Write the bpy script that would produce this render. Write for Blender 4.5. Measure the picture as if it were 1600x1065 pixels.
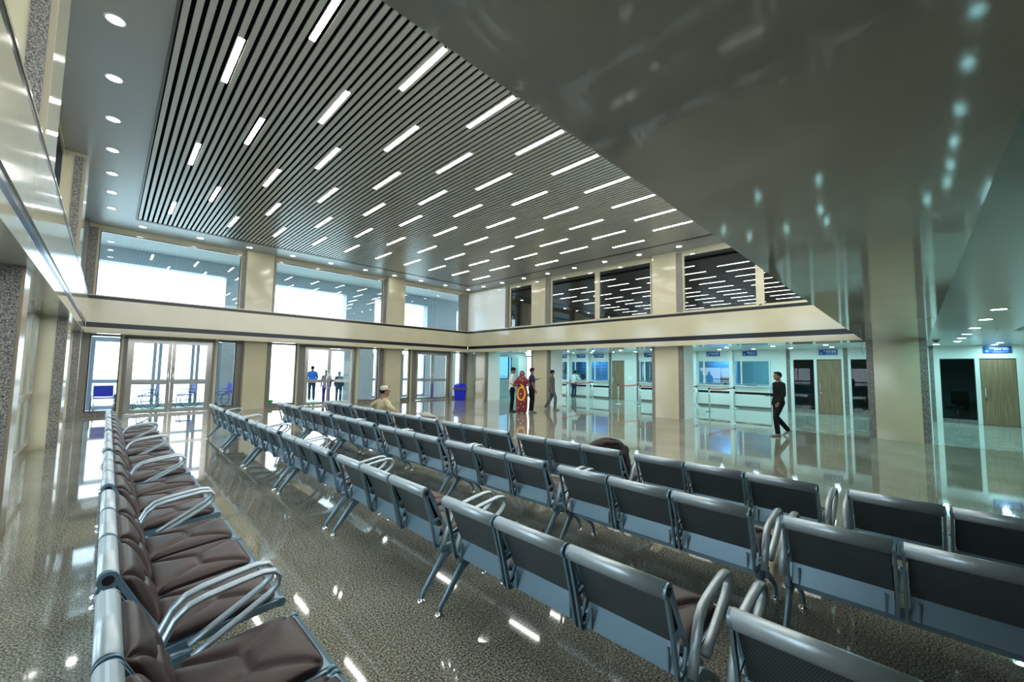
import bpy, bmesh, math, random
from mathutils import Vector, Matrix
random.seed(7)
PI = math.pi
for o in list(bpy.data.objects):
    bpy.data.objects.remove(o, do_unlink=True)
SC = bpy.context.scene
COL = SC.collection

# ------------------------------------------------------------------ camera, sky, exposure
H = 1.65
YAW, PITCH, ROLL = 0.7864, 0.0715, 0.0149
fwd = Vector((math.sin(YAW) * math.cos(PITCH), math.cos(YAW) * math.cos(PITCH), math.sin(PITCH)))
rt = Vector((math.cos(YAW), -math.sin(YAW), 0)); up = rt.cross(fwd)
rt2 = rt * math.cos(ROLL) + up * math.sin(ROLL); up2 = up * math.cos(ROLL) - rt * math.sin(ROLL)
cam = bpy.data.cameras.new('camera'); co = bpy.data.objects.new('camera', cam); COL.objects.link(co)
cam.sensor_width = 36; cam.lens = 627.25 / 1600 * 36; cam.clip_start = 0.05; cam.clip_end = 500
co.matrix_world = Matrix(((rt2.x, up2.x, -fwd.x, 0), (rt2.y, up2.y, -fwd.y, 0), (rt2.z, up2.z, -fwd.z, H), (0, 0, 0, 1)))
SC.camera = co
W = bpy.data.worlds.new('world'); SC.world = W; W.use_nodes = True
bg = W.node_tree.nodes['Background']; bg.inputs[0].default_value = (0.90, 0.96, 1.0, 1); bg.inputs[1].default_value = 2.5
SC.view_settings.view_transform = 'Standard'; SC.view_settings.look = 'None'
SC.view_settings.exposure = 1.08; SC.view_settings.gamma = 1.0; SC.view_settings.use_curve_mapping = False
SC.cycles.max_bounces = 10; SC.cycles.diffuse_bounces = 4; SC.cycles.glossy_bounces = 5
SC.cycles.transparent_max_bounces = 24; SC.cycles.transmission_bounces = 6
SC.cycles.sample_clamp_indirect = 6.0; SC.cycles.blur_glossy = 0.5
STRIP_E, DOWN_E, LOW_E, OFFICE_E = 19.0, 26.0, 88.0, 14.0

# ------------------------------------------------------------------ dimensions (metres)
Xb, Ya, Yd, Yd2, Xc = 13.89, 17.294, 0.9065, -0.300, -0.5425
zf, s1b, s1t, s2b, s2t, zc, zsl = 2.565, 2.700, 2.886, 3.593, 3.692, 5.939, 5.895
KS = 1.076           # the slat field lies at zsl
ZL = 2.74            # ceiling of the low aisles
XW = 21.4            # counter wall
YG = 18.35           # entrance glazing
XG = -0.98           # side glazing

# ------------------------------------------------------------------ materials
MATS = {}
def mat(name, color, rough=0.5, metal=0.0, spec=0.5, noise=None, emit=None, coat=0.0, bump=0.0):
    """noise=(scale, amount, colour2)"""
    if name in MATS: return MATS[name]
    m = bpy.data.materials.new(name); m.use_nodes = True; nt = m.node_tree
    b = nt.nodes['Principled BSDF']
    b.inputs['Base Color'].default_value = (*color, 1); b.inputs['Roughness'].default_value = rough
    b.inputs['Metallic'].default_value = metal; b.inputs['Specular IOR Level'].default_value = spec
    b.inputs['Coat Weight'].default_value = coat
    if emit:
        b.inputs['Emission Color'].default_value = (*emit[0], 1); b.inputs['Emission Strength'].default_value = emit[1]
    tc = nt.nodes.new('ShaderNodeTexCoord')
    if noise:
        n = nt.nodes.new('ShaderNodeTexNoise'); n.inputs['Scale'].default_value = noise[0]; n.inputs['Detail'].default_value = 5
        nt.links.new(tc.outputs['Object'], n.inputs['Vector'])
        r = nt.nodes.new('ShaderNodeValToRGB'); r.color_ramp.elements[0].position = .5 - noise[1]; r.color_ramp.elements[1].position = .5 + noise[1]
        r.color_ramp.elements[0].color = (*color, 1); r.color_ramp.elements[1].color = (*noise[2], 1)
        nt.links.new(n.outputs['Fac'], r.inputs['Fac']); nt.links.new(r.outputs['Color'], b.inputs['Base Color'])
        if bump:
            bp = nt.nodes.new('ShaderNodeBump'); bp.inputs['Strength'].default_value = bump; bp.inputs['Distance'].default_value = .01
            nt.links.new(n.outputs['Fac'], bp.inputs['Height']); nt.links.new(bp.outputs['Normal'], b.inputs['Normal'])
    MATS[name] = m
    return m

def granite(name, cols, scale, rough, patch=None, spec=0.5, joints=None):
    m = bpy.data.materials.new(name); m.use_nodes = True; nt = m.node_tree; b = nt.nodes['Principled BSDF']
    b.inputs['Roughness'].default_value = rough; b.inputs['Specular IOR Level'].default_value = spec
    tc = nt.nodes.new('ShaderNodeTexCoord')
    n1 = nt.nodes.new('ShaderNodeTexNoise'); n1.inputs['Scale'].default_value = scale; n1.inputs['Detail'].default_value = 3; n1.inputs['Roughness'].default_value = .7
    nt.links.new(tc.outputs['Object'], n1.inputs['Vector'])
    r = nt.nodes.new('ShaderNodeValToRGB'); r.color_ramp.interpolation = 'LINEAR'
    e = r.color_ramp.elements
    ps = [.36, .47, .55, .66]
    e[0].position = ps[0]; e[0].color = (*cols[0], 1); e[1].position = ps[3]; e[1].color = (*cols[3], 1)
    for p, c in ((ps[1], cols[1]), (ps[2], cols[2])):
        k = e.new(p); k.color = (*c, 1)
    nt.links.new(n1.outputs['Fac'], r.inputs['Fac'])
    out = r.outputs['Color']
    if patch:
        n2 = nt.nodes.new('ShaderNodeTexNoise'); n2.inputs['Scale'].default_value = patch[0]; n2.inputs['Detail'].default_value = 2
        nt.links.new(tc.outputs['Object'], n2.inputs['Vector'])
        mx = nt.nodes.new('ShaderNodeMix'); mx.data_type = 'RGBA'; mx.blend_type = 'MULTIPLY'; mx.inputs[0].default_value = 1
        r2 = nt.nodes.new('ShaderNodeValToRGB'); r2.color_ramp.elements[0].color = (*patch[1], 1); r2.color_ramp.elements[1].color = (*patch[2], 1)
        r2.color_ramp.elements[0].position = .35; r2.color_ramp.elements[1].position = .65
        nt.links.new(n2.outputs['Fac'], r2.inputs['Fac']); nt.links.new(out, mx.inputs[6]); nt.links.new(r2.outputs['Color'], mx.inputs[7]); out = mx.outputs[2]
    if joints:
        br = nt.nodes.new('ShaderNodeTexBrick'); br.offset = 0; br.inputs['Scale'].default_value = 1
        br.inputs['Brick Width'].default_value = joints[0]; br.inputs['Row Height'].default_value = joints[0]; br.inputs['Mortar Size'].default_value = .0016
        br.inputs['Color1'].default_value = (1, 1, 1, 1); br.inputs['Color2'].default_value = (.93, .93, .93, 1); br.inputs['Mortar'].default_value = (.55, .55, .55, 1)
        nt.links.new(tc.outputs['Object'], br.inputs['Vector'])
        mx = nt.nodes.new('ShaderNodeMix'); mx.data_type = 'RGBA'; mx.blend_type = 'MULTIPLY'; mx.inputs[0].default_value = 1
        nt.links.new(out, mx.inputs[6]); nt.links.new(br.outputs['Color'], mx.inputs[7]); out = mx.outputs[2]
    nt.links.new(out, b.inputs['Base Color'])
    MATS[name] = m
    return m

def glass(name, tint, refl=1.0, base=0.0):
    m = bpy.data.materials.new(name); m.use_nodes = True; nt = m.node_tree
    for n in list(nt.nodes): nt.nodes.remove(n)
    o = nt.nodes.new('ShaderNodeOutputMaterial'); mx = nt.nodes.new('ShaderNodeMixShader')
    t = nt.nodes.new('ShaderNodeBsdfTransparent'); t.inputs[0].default_value = (*tint, 1)
    g = nt.nodes.new('ShaderNodeBsdfGlossy'); g.inputs['Roughness'].default_value = 0.0; g.inputs[0].default_value = (.95, .97, 1, 1)
    fr = nt.nodes.new('ShaderNodeFresnel'); fr.inputs[0].default_value = 1.5
    mt = nt.nodes.new('ShaderNodeMath'); mt.operation = 'MULTIPLY_ADD'; mt.inputs[1].default_value = refl; mt.inputs[2].default_value = base; mt.use_clamp = True
    ge = nt.nodes.new('ShaderNodeNewGeometry'); inv = nt.nodes.new('ShaderNodeMath'); inv.operation = 'SUBTRACT'; inv.inputs[0].default_value = 1
    ml = nt.nodes.new('ShaderNodeMath'); ml.operation = 'MULTIPLY'   # only the outer face of the pane reflects
    nt.links.new(ge.outputs['Backfacing'], inv.inputs[1]); nt.links.new(inv.outputs[0], ml.inputs[1]); nt.links.new(mt.outputs[0], ml.inputs[0])
    nt.links.new(fr.outputs[0], mt.inputs[0]); nt.links.new(ml.outputs[0], mx.inputs[0])
    nt.links.new(t.outputs[0], mx.inputs[1]); nt.links.new(g.outputs[0], mx.inputs[2]); nt.links.new(mx.outputs[0], o.inputs[0])
    MATS[name] = m
    return m

def perforated(name):
    m = bpy.data.materials.new(name); m.use_nodes = True; nt = m.node_tree; b = nt.nodes['Principled BSDF']
    b.inputs['Roughness'].default_value = .45; b.inputs['Metallic'].default_value = .35
    tc = nt.nodes.new('ShaderNodeTexCoord'); sp = nt.nodes.new('ShaderNodeSeparateXYZ'); nt.links.new(tc.outputs['Object'], sp.inputs[0])
    P = 0.0095
    def M(op, a, b_=None, c=None):
        n = nt.nodes.new('ShaderNodeMath'); n.operation = op
        for i, v in enumerate((a, b_, c)):
            if v is None: continue
            if isinstance(v, (int, float)): n.inputs[i].default_value = v
            else: nt.links.new(v, n.inputs[i])
        return n.outputs[0]
    u = M('DIVIDE', sp.outputs['Y'], P); v = M('DIVIDE', sp.outputs['Z'], P * .87)
    row = M('FLOOR', v); half = M('MULTIPLY', M('MODULO', row, 2.0), .5)
    fu = M('SUBTRACT', M('FRACT', M('ADD', u, half)), .5); fv = M('SUBTRACT', M('FRACT', v), .5)
    d = M('SQRT', M('ADD', M('MULTIPLY', fu, fu), M('MULTIPLY', fv, fv)))
    hole = M('LESS_THAN', d, .33)
    mx = nt.nodes.new('ShaderNodeMix'); mx.data_type = 'RGBA'
    mx.inputs[6].default_value = (.115, .155, .175, 1); mx.inputs[7].default_value = (.02, .016, .015, 1)
    nt.links.new(hole, mx.inputs[0]); nt.links.new(mx.outputs[2], b.inputs['Base Color'])
    bp = nt.nodes.new('ShaderNodeBump'); bp.invert = True; bp.inputs['Strength'].default_value = .5; bp.inputs['Distance'].default_value = .002
    nt.links.new(hole, bp.inputs['Height']); nt.links.new(bp.outputs['Normal'], b.inputs['Normal'])
    MATS[name] = m
    return m

def wood(name, c1, c2):
    m = bpy.data.materials.new(name); m.use_nodes = True; nt = m.node_tree; b = nt.nodes['Principled BSDF']
    b.inputs['Roughness'].default_value = .4
    tc = nt.nodes.new('ShaderNodeTexCoord'); mp = nt.nodes.new('ShaderNodeMapping'); mp.inputs['Scale'].default_value = (22, 22, .9)
    n = nt.nodes.new('ShaderNodeTexNoise'); n.inputs['Scale'].default_value = 1.4; n.inputs['Detail'].default_value = 6
    r = nt.nodes.new('ShaderNodeValToRGB'); r.color_ramp.elements[0].position = .38; r.color_ramp.elements[1].position = .62
    r.color_ramp.elements[0].color = (*c1, 1); r.color_ramp.elements[1].color = (*c2, 1)
    nt.links.new(tc.outputs['Object'], mp.inputs[0]); nt.links.new(mp.outputs[0], n.inputs['Vector']); nt.links.new(n.outputs['Fac'], r.inputs[0]); nt.links.new(r.outputs[0], b.inputs['Base Color'])
    MATS[name] = m
    return m

CREAM = mat('cream_marble', (.50, .455, .31), .11, noise=(1.6, .22, (.55, .505, .355)), spec=.6)
SOFF = mat('soffit_marble', (.48, .475, .40), .07, noise=(2.5, .25, (.54, .53, .45)), spec=.7)
TAN = mat('tan_edge', (.36, .31, .22), .2)
BLACK = mat('black_marble', (.012, .011, .014), .22, spec=.3)
GRAN = granite('granite_trim', [(.03, .03, .03), (.13, .12, .11), (.24, .22, .19), (.42, .39, .34)], 70, .28)
FLOOR = granite('granite_floor', [(.035, .035, .028), (.16, .16, .125), (.37, .37, .31), (.66, .66, .60)], 85, .045, (1.1, (.82, .80, .74), (1.08, 1.06, 1.0)), spec=1.0, joints=(.9,))
MARB = granite('marble_floor', [(.38, .39, .35), (.45, .46, .42), (.50, .51, .47), (.58, .59, .55)], 3, .035, (2.2, (.86, .86, .82), (1.05, 1.05, 1.0)), spec=.9, joints=(.9,))
PLAST = mat('ceiling_plaster', (.33, .335, .33), .30, spec=.6)
LPLAST = mat('low_ceiling_plaster', (.64, .71, .71), .22, spec=.5)
WHITE = mat('white_panel', (.80, .82, .79), .18, noise=(.8, .2, (.82, .84, .82)))
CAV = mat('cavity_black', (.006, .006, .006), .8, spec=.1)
SLAT = mat('slat_aluminium', (.47, .455, .41), .28, metal=.15)
FRAMEB = mat('dark_bronze', (.06, .055, .048), .35)
DKFR = mat('dark_window_frame', (.025, .028, .03), .35)
STEELD = mat('door_steel', (.52, .50, .46), .25, metal=.85)
STEEL = mat('powder_coated_steel', (.215, .335, .42), .34, metal=.45, spec=.6)  # blue tint puts the teal light cast on the benches into the colour
RAIL = mat('brushed_aluminium', (.50, .59, .64), .36, metal=.55)
CHROME = mat('chrome', (.82, .83, .84), .12, metal=1)
LEATH = mat('brown_leather', (.044, .024, .021), .38, spec=.5, noise=(9, .3, (.036, .019, .017)))
PERF = perforated('perforated_steel')
RUB = mat('black_rubber', (.015, .015, .015), .5)
WOOD = wood('veneer', (.20, .125, .072), (.30, .20, .115))
GLASS = glass('clear_glass', (.90, .955, .98), 1.0, 0.0)
BGLASS = glass('blue_tinted_glass', (.80, .91, .965), 1.3, .01)
DGLASS = glass('dark_tinted_glass', (.28, .31, .29), 1.4, .10)
OGLASS = glass('office_glass', (.62, .82, .86), 1.2, .03)
LAMP = mat('strip_diffuser', (1, 1, 1), .5, emit=((1.0, .98, .90), STRIP_E))
LAMPR = mat('downlight_diffuser', (1, 1, 1), .5, emit=((1.0, .98, .93), DOWN_E))
LAMPL = mat('cool_downlight_diffuser', (1, 1, 1), .5, emit=((.50, .97, 1.0), LOW_E))
LAMPS = mat('side_aisle_downlight_diffuser', (1, 1, 1), .5, emit=((.45, .97, 1.0), LOW_E * 1.9))
LAMPO = mat('office_diffuser', (1, 1, 1), .5, emit=((.45, .80, 1.0), OFFICE_E))
RIM = mat('lamp_rim', (.7, .7, .7), .4)
BLUEP = mat('blue_sign', (.012, .035, .32), .3, noise=(2.2, .25, (.02, .10, .42)))
LETT = mat('sign_lettering', (.75, .82, .9), .5)
TEAL = mat('teal_emblem', (.03, .42, .36), .4)
BINB = mat('blue_plastic', (.006, .012, .62), .35)
TEALP = mat('teal_plastic', (.012, .30, .27), .4)
POSTERB = mat('poster_blue', (.10, .24, .48), .4, noise=(1.5, .3, (.14, .34, .60)))
BOARDW = mat('pale_blue_board', (.22, .45, .78), .4)
BELT = mat('red_belt', (.72, .05, .06), .5)
OUTC = mat('outside_concrete', (.62, .64, .64), .7)
OUTG = mat('outside_blue_granite', (.34, .40, .45), .35, noise=(5, .25, (.42, .48, .53)))
GREEN = mat('green_mat', (.06, .55, .28), .8)
OUTF = mat('outside_floor', (.55, .60, .58), .35)
OUTFR = mat('outside_frame', (.28, .36, .46), .4, metal=.4)
OFFW = mat('office_wall', (.38, .50, .52), .6)
DGLOW = glass('smoked_office_glass', (.55, .66, .67), .8, 0.0)
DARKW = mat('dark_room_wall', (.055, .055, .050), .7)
CLOTHB = mat('wheelchair_blue', (.01, .03, .42), .6)

# ------------------------------------------------------------------ mesh helpers
class MB:
    def __init__(s): s.v = []; s.f = []; s.m = []
    def add(s, vs, fs, mi=0):
        k = len(s.v); s.v += [tuple(v) for v in vs]; s.f += [tuple(i + k for i in f) for f in fs]; s.m += [mi] * len(fs); return s
    def box(s, x0, x1, y0, y1, z0, z1, mi=0):
        if x0 > x1: x0, x1 = x1, x0
        if y0 > y1: y0, y1 = y1, y0
        vs = [(x, y, z) for z in (z0, z1) for y in (y0, y1) for x in (x0, x1)]
        return s.add(vs, [(0, 2, 3, 1), (4, 5, 7, 6), (0, 1, 5, 4), (2, 6, 7, 3), (0, 4, 6, 2), (1, 3, 7, 5)], mi)
    def prism(s, poly, axis, a, b, mi=0):
        """poly 2-D: axis 'y' -> (x,z); 'x' -> (y,z); 'z' -> (x,y)"""
        def P(p, t):
            return {'y': (p[0], t, p[1]), 'x': (t, p[0], p[1]), 'z': (p[0], p[1], t)}[axis]
        n = len(poly); vs = [P(p, a) for p in poly] + [P(p, b) for p in poly]
        fs = [tuple(range(n))[::-1], tuple(range(n, 2 * n))] + [(i, (i + 1) % n, n + (i + 1) % n, n + i) for i in range(n)]
        return s.add(vs, fs, mi)
    def rings(s, rs, cap=True, mi=0, closed=False):
        n = len(rs[0]); vs = [p for r in rs for p in r]; fs = []
        R_ = len(rs)
        for j in range(R_ if closed else R_ - 1):
            j2 = (j + 1) % R_
            for i in range(n): fs.append((j * n + i, j * n + (i + 1) % n, j2 * n + (i + 1) % n, j2 * n + i))
        if cap and not closed: fs += [tuple(range(n))[::-1], tuple((R_ - 1) * n + i for i in range(n))]
        return s.add(vs, fs, mi)
    def sweep(s, pts, rad, n=10, sec=None, ref=(0, 1, 0), mi=0, closed=False):
        """rad: number or list of numbers/(ru,rv); sec rect if sec='box'"""
        pts = [Vector(p) for p in pts]; N = len(pts); rs = []
        for i, p in enumerate(pts):
            if closed: t = pts[(i + 1) % N] - pts[i - 1]
            else: t = pts[min(i + 1, N - 1)] - pts[max(i - 1, 0)]
            t.normalize(); rv = Vector(ref)
            if abs(t.dot(rv)) > .95: rv = Vector((1, 0, 0)) if abs(t.x) < .9 else Vector((0, 0, 1))
            u = (rv - t * rv.dot(t)).normalized(); w = t.cross(u)
            r = rad[i] if isinstance(rad, list) else rad
            ru, rw = r if isinstance(r, tuple) else (r, r)
            if sec == 'box': ring = [p + u * a * ru + w * b * rw for a, b in ((-1, -1), (1, -1), (1, 1), (-1, 1))]
            else: ring = [p + u * math.cos(2 * PI * k / n) * ru + w * math.sin(2 * PI * k / n) * rw for k in range(n)]
            rs.append(ring)
        return s.rings(rs, True, mi, closed)
    def lathe(s, prof, c=(0, 0, 0), n=20, mi=0):
        rs = [[(c[0] + r * math.cos(2 * PI * k / n), c[1] + r * math.sin(2 * PI * k / n), c[2] + z) for k in range(n)] for r, z in prof]
        return s.rings(rs, True, mi)
    def ellipsoid(s, c, r, n=14, m_=9, mi=0, rot=None):
        rs = []
        for j in range(1, m_):
            th = PI * j / m_
            ring = []
            for k in range(n):
                p = Vector((r[0] * math.sin(th) * math.cos(2 * PI * k / n), r[1] * math.sin(th) * math.sin(2 * PI * k / n), -r[2] * math.cos(th)))
                if rot: p = rot @ p
                ring.append(Vector(c) + p)
            rs.append(ring)
        return s.rings(rs, True, mi)
    def mesh(s, name, mats, smooth=False, fix=True):
        me = bpy.data.meshes.new(name); me.from_pydata([tuple(v) for v in s.v], [], s.f)
        for m in (mats if isinstance(mats, (list, tuple)) else [mats]): me.materials.append(m)
        for p, i in zip(me.polygons, s.m): p.material_index = i
        if fix:
            bm = bmesh.new(); bm.from_mesh(me); bmesh.ops.recalc_face_normals(bm, faces=bm.faces); bm.to_mesh(me); bm.free()
        if smooth:
            me.polygons.foreach_set('use_smooth', [True] * len(me.polygons))
        me.update(); return me
    def build(s, name, mats, parent=None, smooth=False, bevel=0, loc=None, rz=0, fix=True):
        o = link(name, s.mesh(name, mats, smooth, fix), parent, loc, rz)
        if bevel:
            b = o.modifiers.new('bevel', 'BEVEL'); b.width = bevel; b.segments = 2; b.limit_method = 'ANGLE'
        return o

def link(name, me, parent=None, loc=None, rz=0):
    o = bpy.data.objects.new(name, me); COL.objects.link(o)
    if parent is not None: o.parent = parent
    if loc is not None: o.location = loc
    o.rotation_euler.z = rz
    return o
def empty(name, loc=(0, 0, 0), rz=0):
    o = bpy.data.objects.new(name, None); COL.objects.link(o); o.location = loc; o.rotation_euler.z = rz; o.empty_display_size = .1; return o
def tag(o, label, cat, group=None):
    o['label'] = label; o['category'] = cat
    if group: o['group'] = group
    return o
def struct(o): o['kind'] = 'structure'; return o
def copy_tree(o, parent=None):
    c = o.copy(); COL.objects.link(c)
    if parent is not None: c.parent = parent
    for ch in [x for x in CH.get(o, [])]:
        copy_tree(ch, c)
    return c
CH = {}
def index_children():
    CH.clear()
    for o in bpy.data.objects:
        if o.parent: CH.setdefault(o.parent, []).append(o)
ORD = ['first', 'second', 'third', 'fourth', 'fifth', 'sixth', 'seventh', 'eighth', 'ninth', 'tenth', 'eleventh', 'twelfth', 'thirteenth', 'fourteenth', 'fifteenth', 'sixteenth', 'seventeenth', 'eighteenth', 'nineteenth', 'twentieth']

# ================================================================== SETTING
# floors
f = MB().box(XG, 14.25, -7, YG + .3, -.25, 0).build('floor', FLOOR); struct(f)
f = MB().box(14.252, 25.5, -7, YG + .3, -.25, 0).build('floor', MARB); struct(f)
f = MB().box(-9, 30, YG + .302, 26, -.25, -.01).build('floor_porch', OUTF); struct(f)
f = MB().box(-9, XG - .002, -7, YG + .3, -.25, -.01).build('floor_side_porch', mat('side_porch_paving', (.16, .165, .16), .5)); struct(f)  # paving darkened to cut light bounced up to the side soffit

# high ceiling: plaster rim, dark cavity and slats
SX0, SX1, SY0, SY1 = .312, 12.90, 1.3, 16.09
m = MB()
m.box(-1.2, SX0, Yd, 17.7, zc, zc + .22).box(SX1, 14.3, Yd, 17.7, zc, zc + .22).box(SX0, SX1, SY1, 17.7, zc, zc + .22)
m.box(SX0, SX1, Yd, SY0, zc, zc + .22)
ceil = struct(m.build('ceiling', PLAST))
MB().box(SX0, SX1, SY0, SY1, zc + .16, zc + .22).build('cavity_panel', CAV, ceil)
m = MB(); x = SX0 + .05
while x < SX1 - .15:
    m.box(x, x + .0645, SY0 + .03, SY1 - .14, zsl, zsl + .026); x += .1114
m.build('slats', SLAT, ceil)
MB().box(SX0, SX0 + .03, SY0, SY1, zsl - .012, zc + .14).box(SX1 - .10, SX1, SY0, SY1, zsl - .012, zc + .14).box(SX0 + .03, SX1 - .10, SY1 - .15, SY1, zsl - .012, zc + .14).box(SX0 + .03, SX1 - .10, SY0, SY0 + .03, zsl - .012, zc + .14).build('slat_frame', FRAMEB, ceil)

# fascia bands: cream with two black stripes; a = start, b = end along the run
def fascia(name, axis, pos, a, b, back, ledge, grille=False):
    """axis 'x': run along x at y=pos; axis 'y': run along y at x=pos. back = signed depth away from the hall"""
    root = struct(empty(name))
    def bx(p0, p1, z0, z1, nm, mt, a0=a, b0=b):
        m_ = MB()
        if axis == 'x': m_.box(a0, b0, p0, p1, z0, z1)
        else: m_.box(p0, p1, a0, b0, z0, z1)
        return m_.build(nm, mt, root)
    d = back
    bx(pos, pos + d, zf + .003, s1b, 'lower_band', CREAM)
    bx(pos + .012 * (1 if d > 0 else -1), pos + d, s1b, s1t, 'lower_stripe', BLACK)
    bx(pos, pos + d, s1t, s2b, 'middle_band', CREAM)
    bx(pos + .006 * (1 if d > 0 else -1), pos + d, s2b, s2t, 'upper_stripe', BLACK)
    bx(pos, pos + ledge, s2t, s2t + .03, 'ledge', CREAM)
    if grille:
        m_ = MB()
        for i in range(9):
            z = s1b + .012 + i * .011
            m_.box(pos - .003, pos - .014, a, b - .05, z, z + .005)
        m_.build('air_grille', mat('grille_blue_grey', (.16, .22, .36), .25, metal=.7), root)
    return root
fascia('trim_1', 'x', Ya, Xc, Xb, .30, .34)
fascia('trim_2', 'y', Xb, Yd, Ya, .28, .30)
fascia('trim_3', 'y', Xc, Yd, Ya, -.32, -.36, grille=True)
fascia('trim_4', 'x', Yd, Xc, Xb, -.30, -.30)
# soffits of polished marble under the bands
struct(MB().box(Xc - .02, 14.9, Yd2, Yd - .002, zf, zf + .17).build('ceiling_soffit', SOFF))
struct(MB().box(Xb + .002, 14.9, Yd, Ya + 1.2, zf + .001, zf + .17).build('ceiling_soffit', SOFF))
struct(MB().box(XG - .25, Xb, Ya + .002, YG + .3, zf + .001, zf + .17).build('ceiling_soffit', SOFF))
struct(MB().box(XG - .25, Xc - .002, Yd, Ya, zf + .001, zf + .17).build('ceiling_soffit', SOFF))
# low ceilings behind the camera side and over the counters
struct(MB().box(-6, 21.6, -7, Yd2 - .002, ZL, ZL + .1).build('ceiling_low', LPLAST))
struct(MB().box(14.9, 21.6, Yd2, 18.6, ZL, ZL + .1).build('ceiling_low', LPLAST))
# recessed dark access panels in the low ceiling
struct(MB().box(13.2, 15.0, -2.9, -1.72, ZL - .01, ZL + .02).build('trim_5', mat('dark_ceiling_panel', (.16, .19, .18), .4)))  # the panel's own even dark grey

# ---- upper storey walls
def upper_wall_pieces():
    # entrance wall upper (y = 17.6): pillars and head
    yA = Ya + .32
    w = struct(empty('wall_back'))
    MB().box(-.95, Xb + .5, yA + .0, yA + .3, 5.80, zc).build('head_band', CREAM, w)
    for i, (a, b) in enumerate([(3.42, 4.30), (9.12, 10.00)]):
        MB().box(a, b, Ya + .06, yA + .3, s2t, zc - .002).build('pier', CREAM, w)
        m_ = MB().box(a - .10, a, yA - .06, yA + .3, s2t, 5.85).box(b, b + .10, yA - .06, yA + .3, s2t, 5.85)
        m_.build('granite_trim', GRAN, w)
    MB().box(-.95, -.46, yA - .05, yA + .3, s2t, 5.82).box(13.62, 14.5, yA - .05, yA + .3, s2t, 5.82).build('granite_trim', GRAN, w)
    for n_, (a, b) in enumerate([(-.46, 3.32), (4.40, 9.02), (10.10, 13.62)]):
        win = struct(empty('window_%d' % (n_ + 1)))
        t_ = .045
        MB().box(a, b, yA + .04, yA + .10, 5.76, 5.80).box(a, a + t_, yA + .04, yA + .10, s2t, 5.76).box(b - t_, b, yA + .04, yA + .10, s2t, 5.76).box(a + t_, b - t_, yA + .04, yA + .10, s2t, s2t + .04).build('frame', CREAM, win)
        MB().box(a + t_, b - t_, yA + .045, yA + .062, 5.735, 5.76).box(b - t_ - .03, b - t_, yA + .045, yA + .062, s2t + .04, 5.735).box(a + t_, a + t_ + .02, yA + .045, yA + .062, s2t + .04, 5.735).build('gasket', DKFR, win)
        mid = (a + b) / 2
        MB().box(a + t_, mid - .004, yA + .065, yA + .075, s2t + .04, 5.76).build('pane', BGLASS, win)
        MB().box(mid + .004, b - t_, yA + .065, yA + .075, s2t + .04, 5.76).build('pane', BGLASS, win)
    # counter wall upper (x = Xb+.2)
    xB = Xb + .22
    w = struct(empty('wall_right'))
    MB().box(xB, xB + .3, Yd, yA, 5.80, zc).build('head_band', CREAM, w)
    MB().box(xB - .02, xB + .3, 14.50, yA - .052, s2t, 5.86).build('white_panel', WHITE, w)
    for a, b in [(11.86, 12.70), (5.82, 6.70)]:
        MB().box(Xb + .10, xB + .3, a, b, s2t, zc - .002).build('pier', CREAM, w)
    MB().box(xB - .1, xB + .3, 14.30, 14.50, s2t, 5.86).box(xB - .08, xB + .3, 11.62, 11.86, s2t, 5.86).box(xB - .08, xB + .3, 6.70, 6.76, s2t, 5.86).box(xB - .08, xB + .3, 5.64, 5.82, s2t, 5.86).build('granite_trim', GRAN, w)
    MB().box(xB, xB + .2, .9, 14.30, s2t, s2t + .1).build('sill_band', CREAM, w)
    for n_, (a, b) in enumerate([(12.70, 14.30), (9.18, 11.62), (6.76, 9.10), (3.30, 5.64), (.95, 3.22)]):
        win = struct(empty('window_%d' % (n_ + 4)))
        t_ = .07
        MB().box(xB + .0, xB + .08, a, b, 5.74, 5.80).box(xB, xB + .08, a, a + t_, s2t + .1, 5.74).box(xB, xB + .08, b - t_, b, s2t + .1, 5.74).build('frame', CREAM, win)
        MB().box(xB + .04, xB + .05, a + t_, b - t_, s2t + .1, 5.74).build('pane', DGLASS, win)
    MB().box(xB, xB + .3, 9.10, 9.18, s2t, 5.82).box(xB, xB + .3, 3.22, 3.30, s2t, 5.82).build('mullion', CREAM, w)
    # dark rooms behind
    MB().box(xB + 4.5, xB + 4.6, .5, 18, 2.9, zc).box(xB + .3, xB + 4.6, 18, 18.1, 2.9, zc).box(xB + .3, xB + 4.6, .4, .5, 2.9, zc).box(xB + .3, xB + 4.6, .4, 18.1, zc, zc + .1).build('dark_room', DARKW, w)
    # side wall upper (x = Xc-.32)
    xC = Xc - .32
    w = struct(empty('wall_left'))
    MB().box(xC - .3, xC, Yd, yA, 5.80, zc).build('head_band', CREAM, w)
    for a, b in [(5.86, 6.76), (11.90, 12.80), (-.13, .95)]:
        MB().box(xC - .3, Xc - .02, a, b, s2t, zc - .002).build('pier', CREAM, w)
        MB().box(-.735, -.612, a - .02, a, s2t, 5.86).box(xC - .3, Xc - .16, b, b + .12, s2t, 5.86).build('granite_trim', GRAN, w)
        MB().box(-.612, -.566, a - .012, a, s2t, 5.86).build('tan_edge', TAN, w)
    MB().box(xC - .3, Xc - .12, 17.1, yA, s2t, 5.86).build('granite_trim', GRAN, w)
    for n_, (a, b) in enumerate([(1.07, 5.62), (6.88, 11.66), (12.92, 17.1)]):
        win = struct(empty('window_%d' % (n_ + 9)))
        t_ = .06
        MB().box(xC - .1, xC - .02, a, b, 5.74, 5.80).box(xC - .1, xC - .02, a, a + t_, s2t, 5.74).box(xC - .1, xC - .02, b - t_, b, s2t, 5.74).build('frame', DKFR, win)
        MB().box(xC - .07, xC - .06, a + t_, b - t_, s2t, 5.74).build('pane', BGLASS, win)
upper_wall_pieces()

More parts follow.
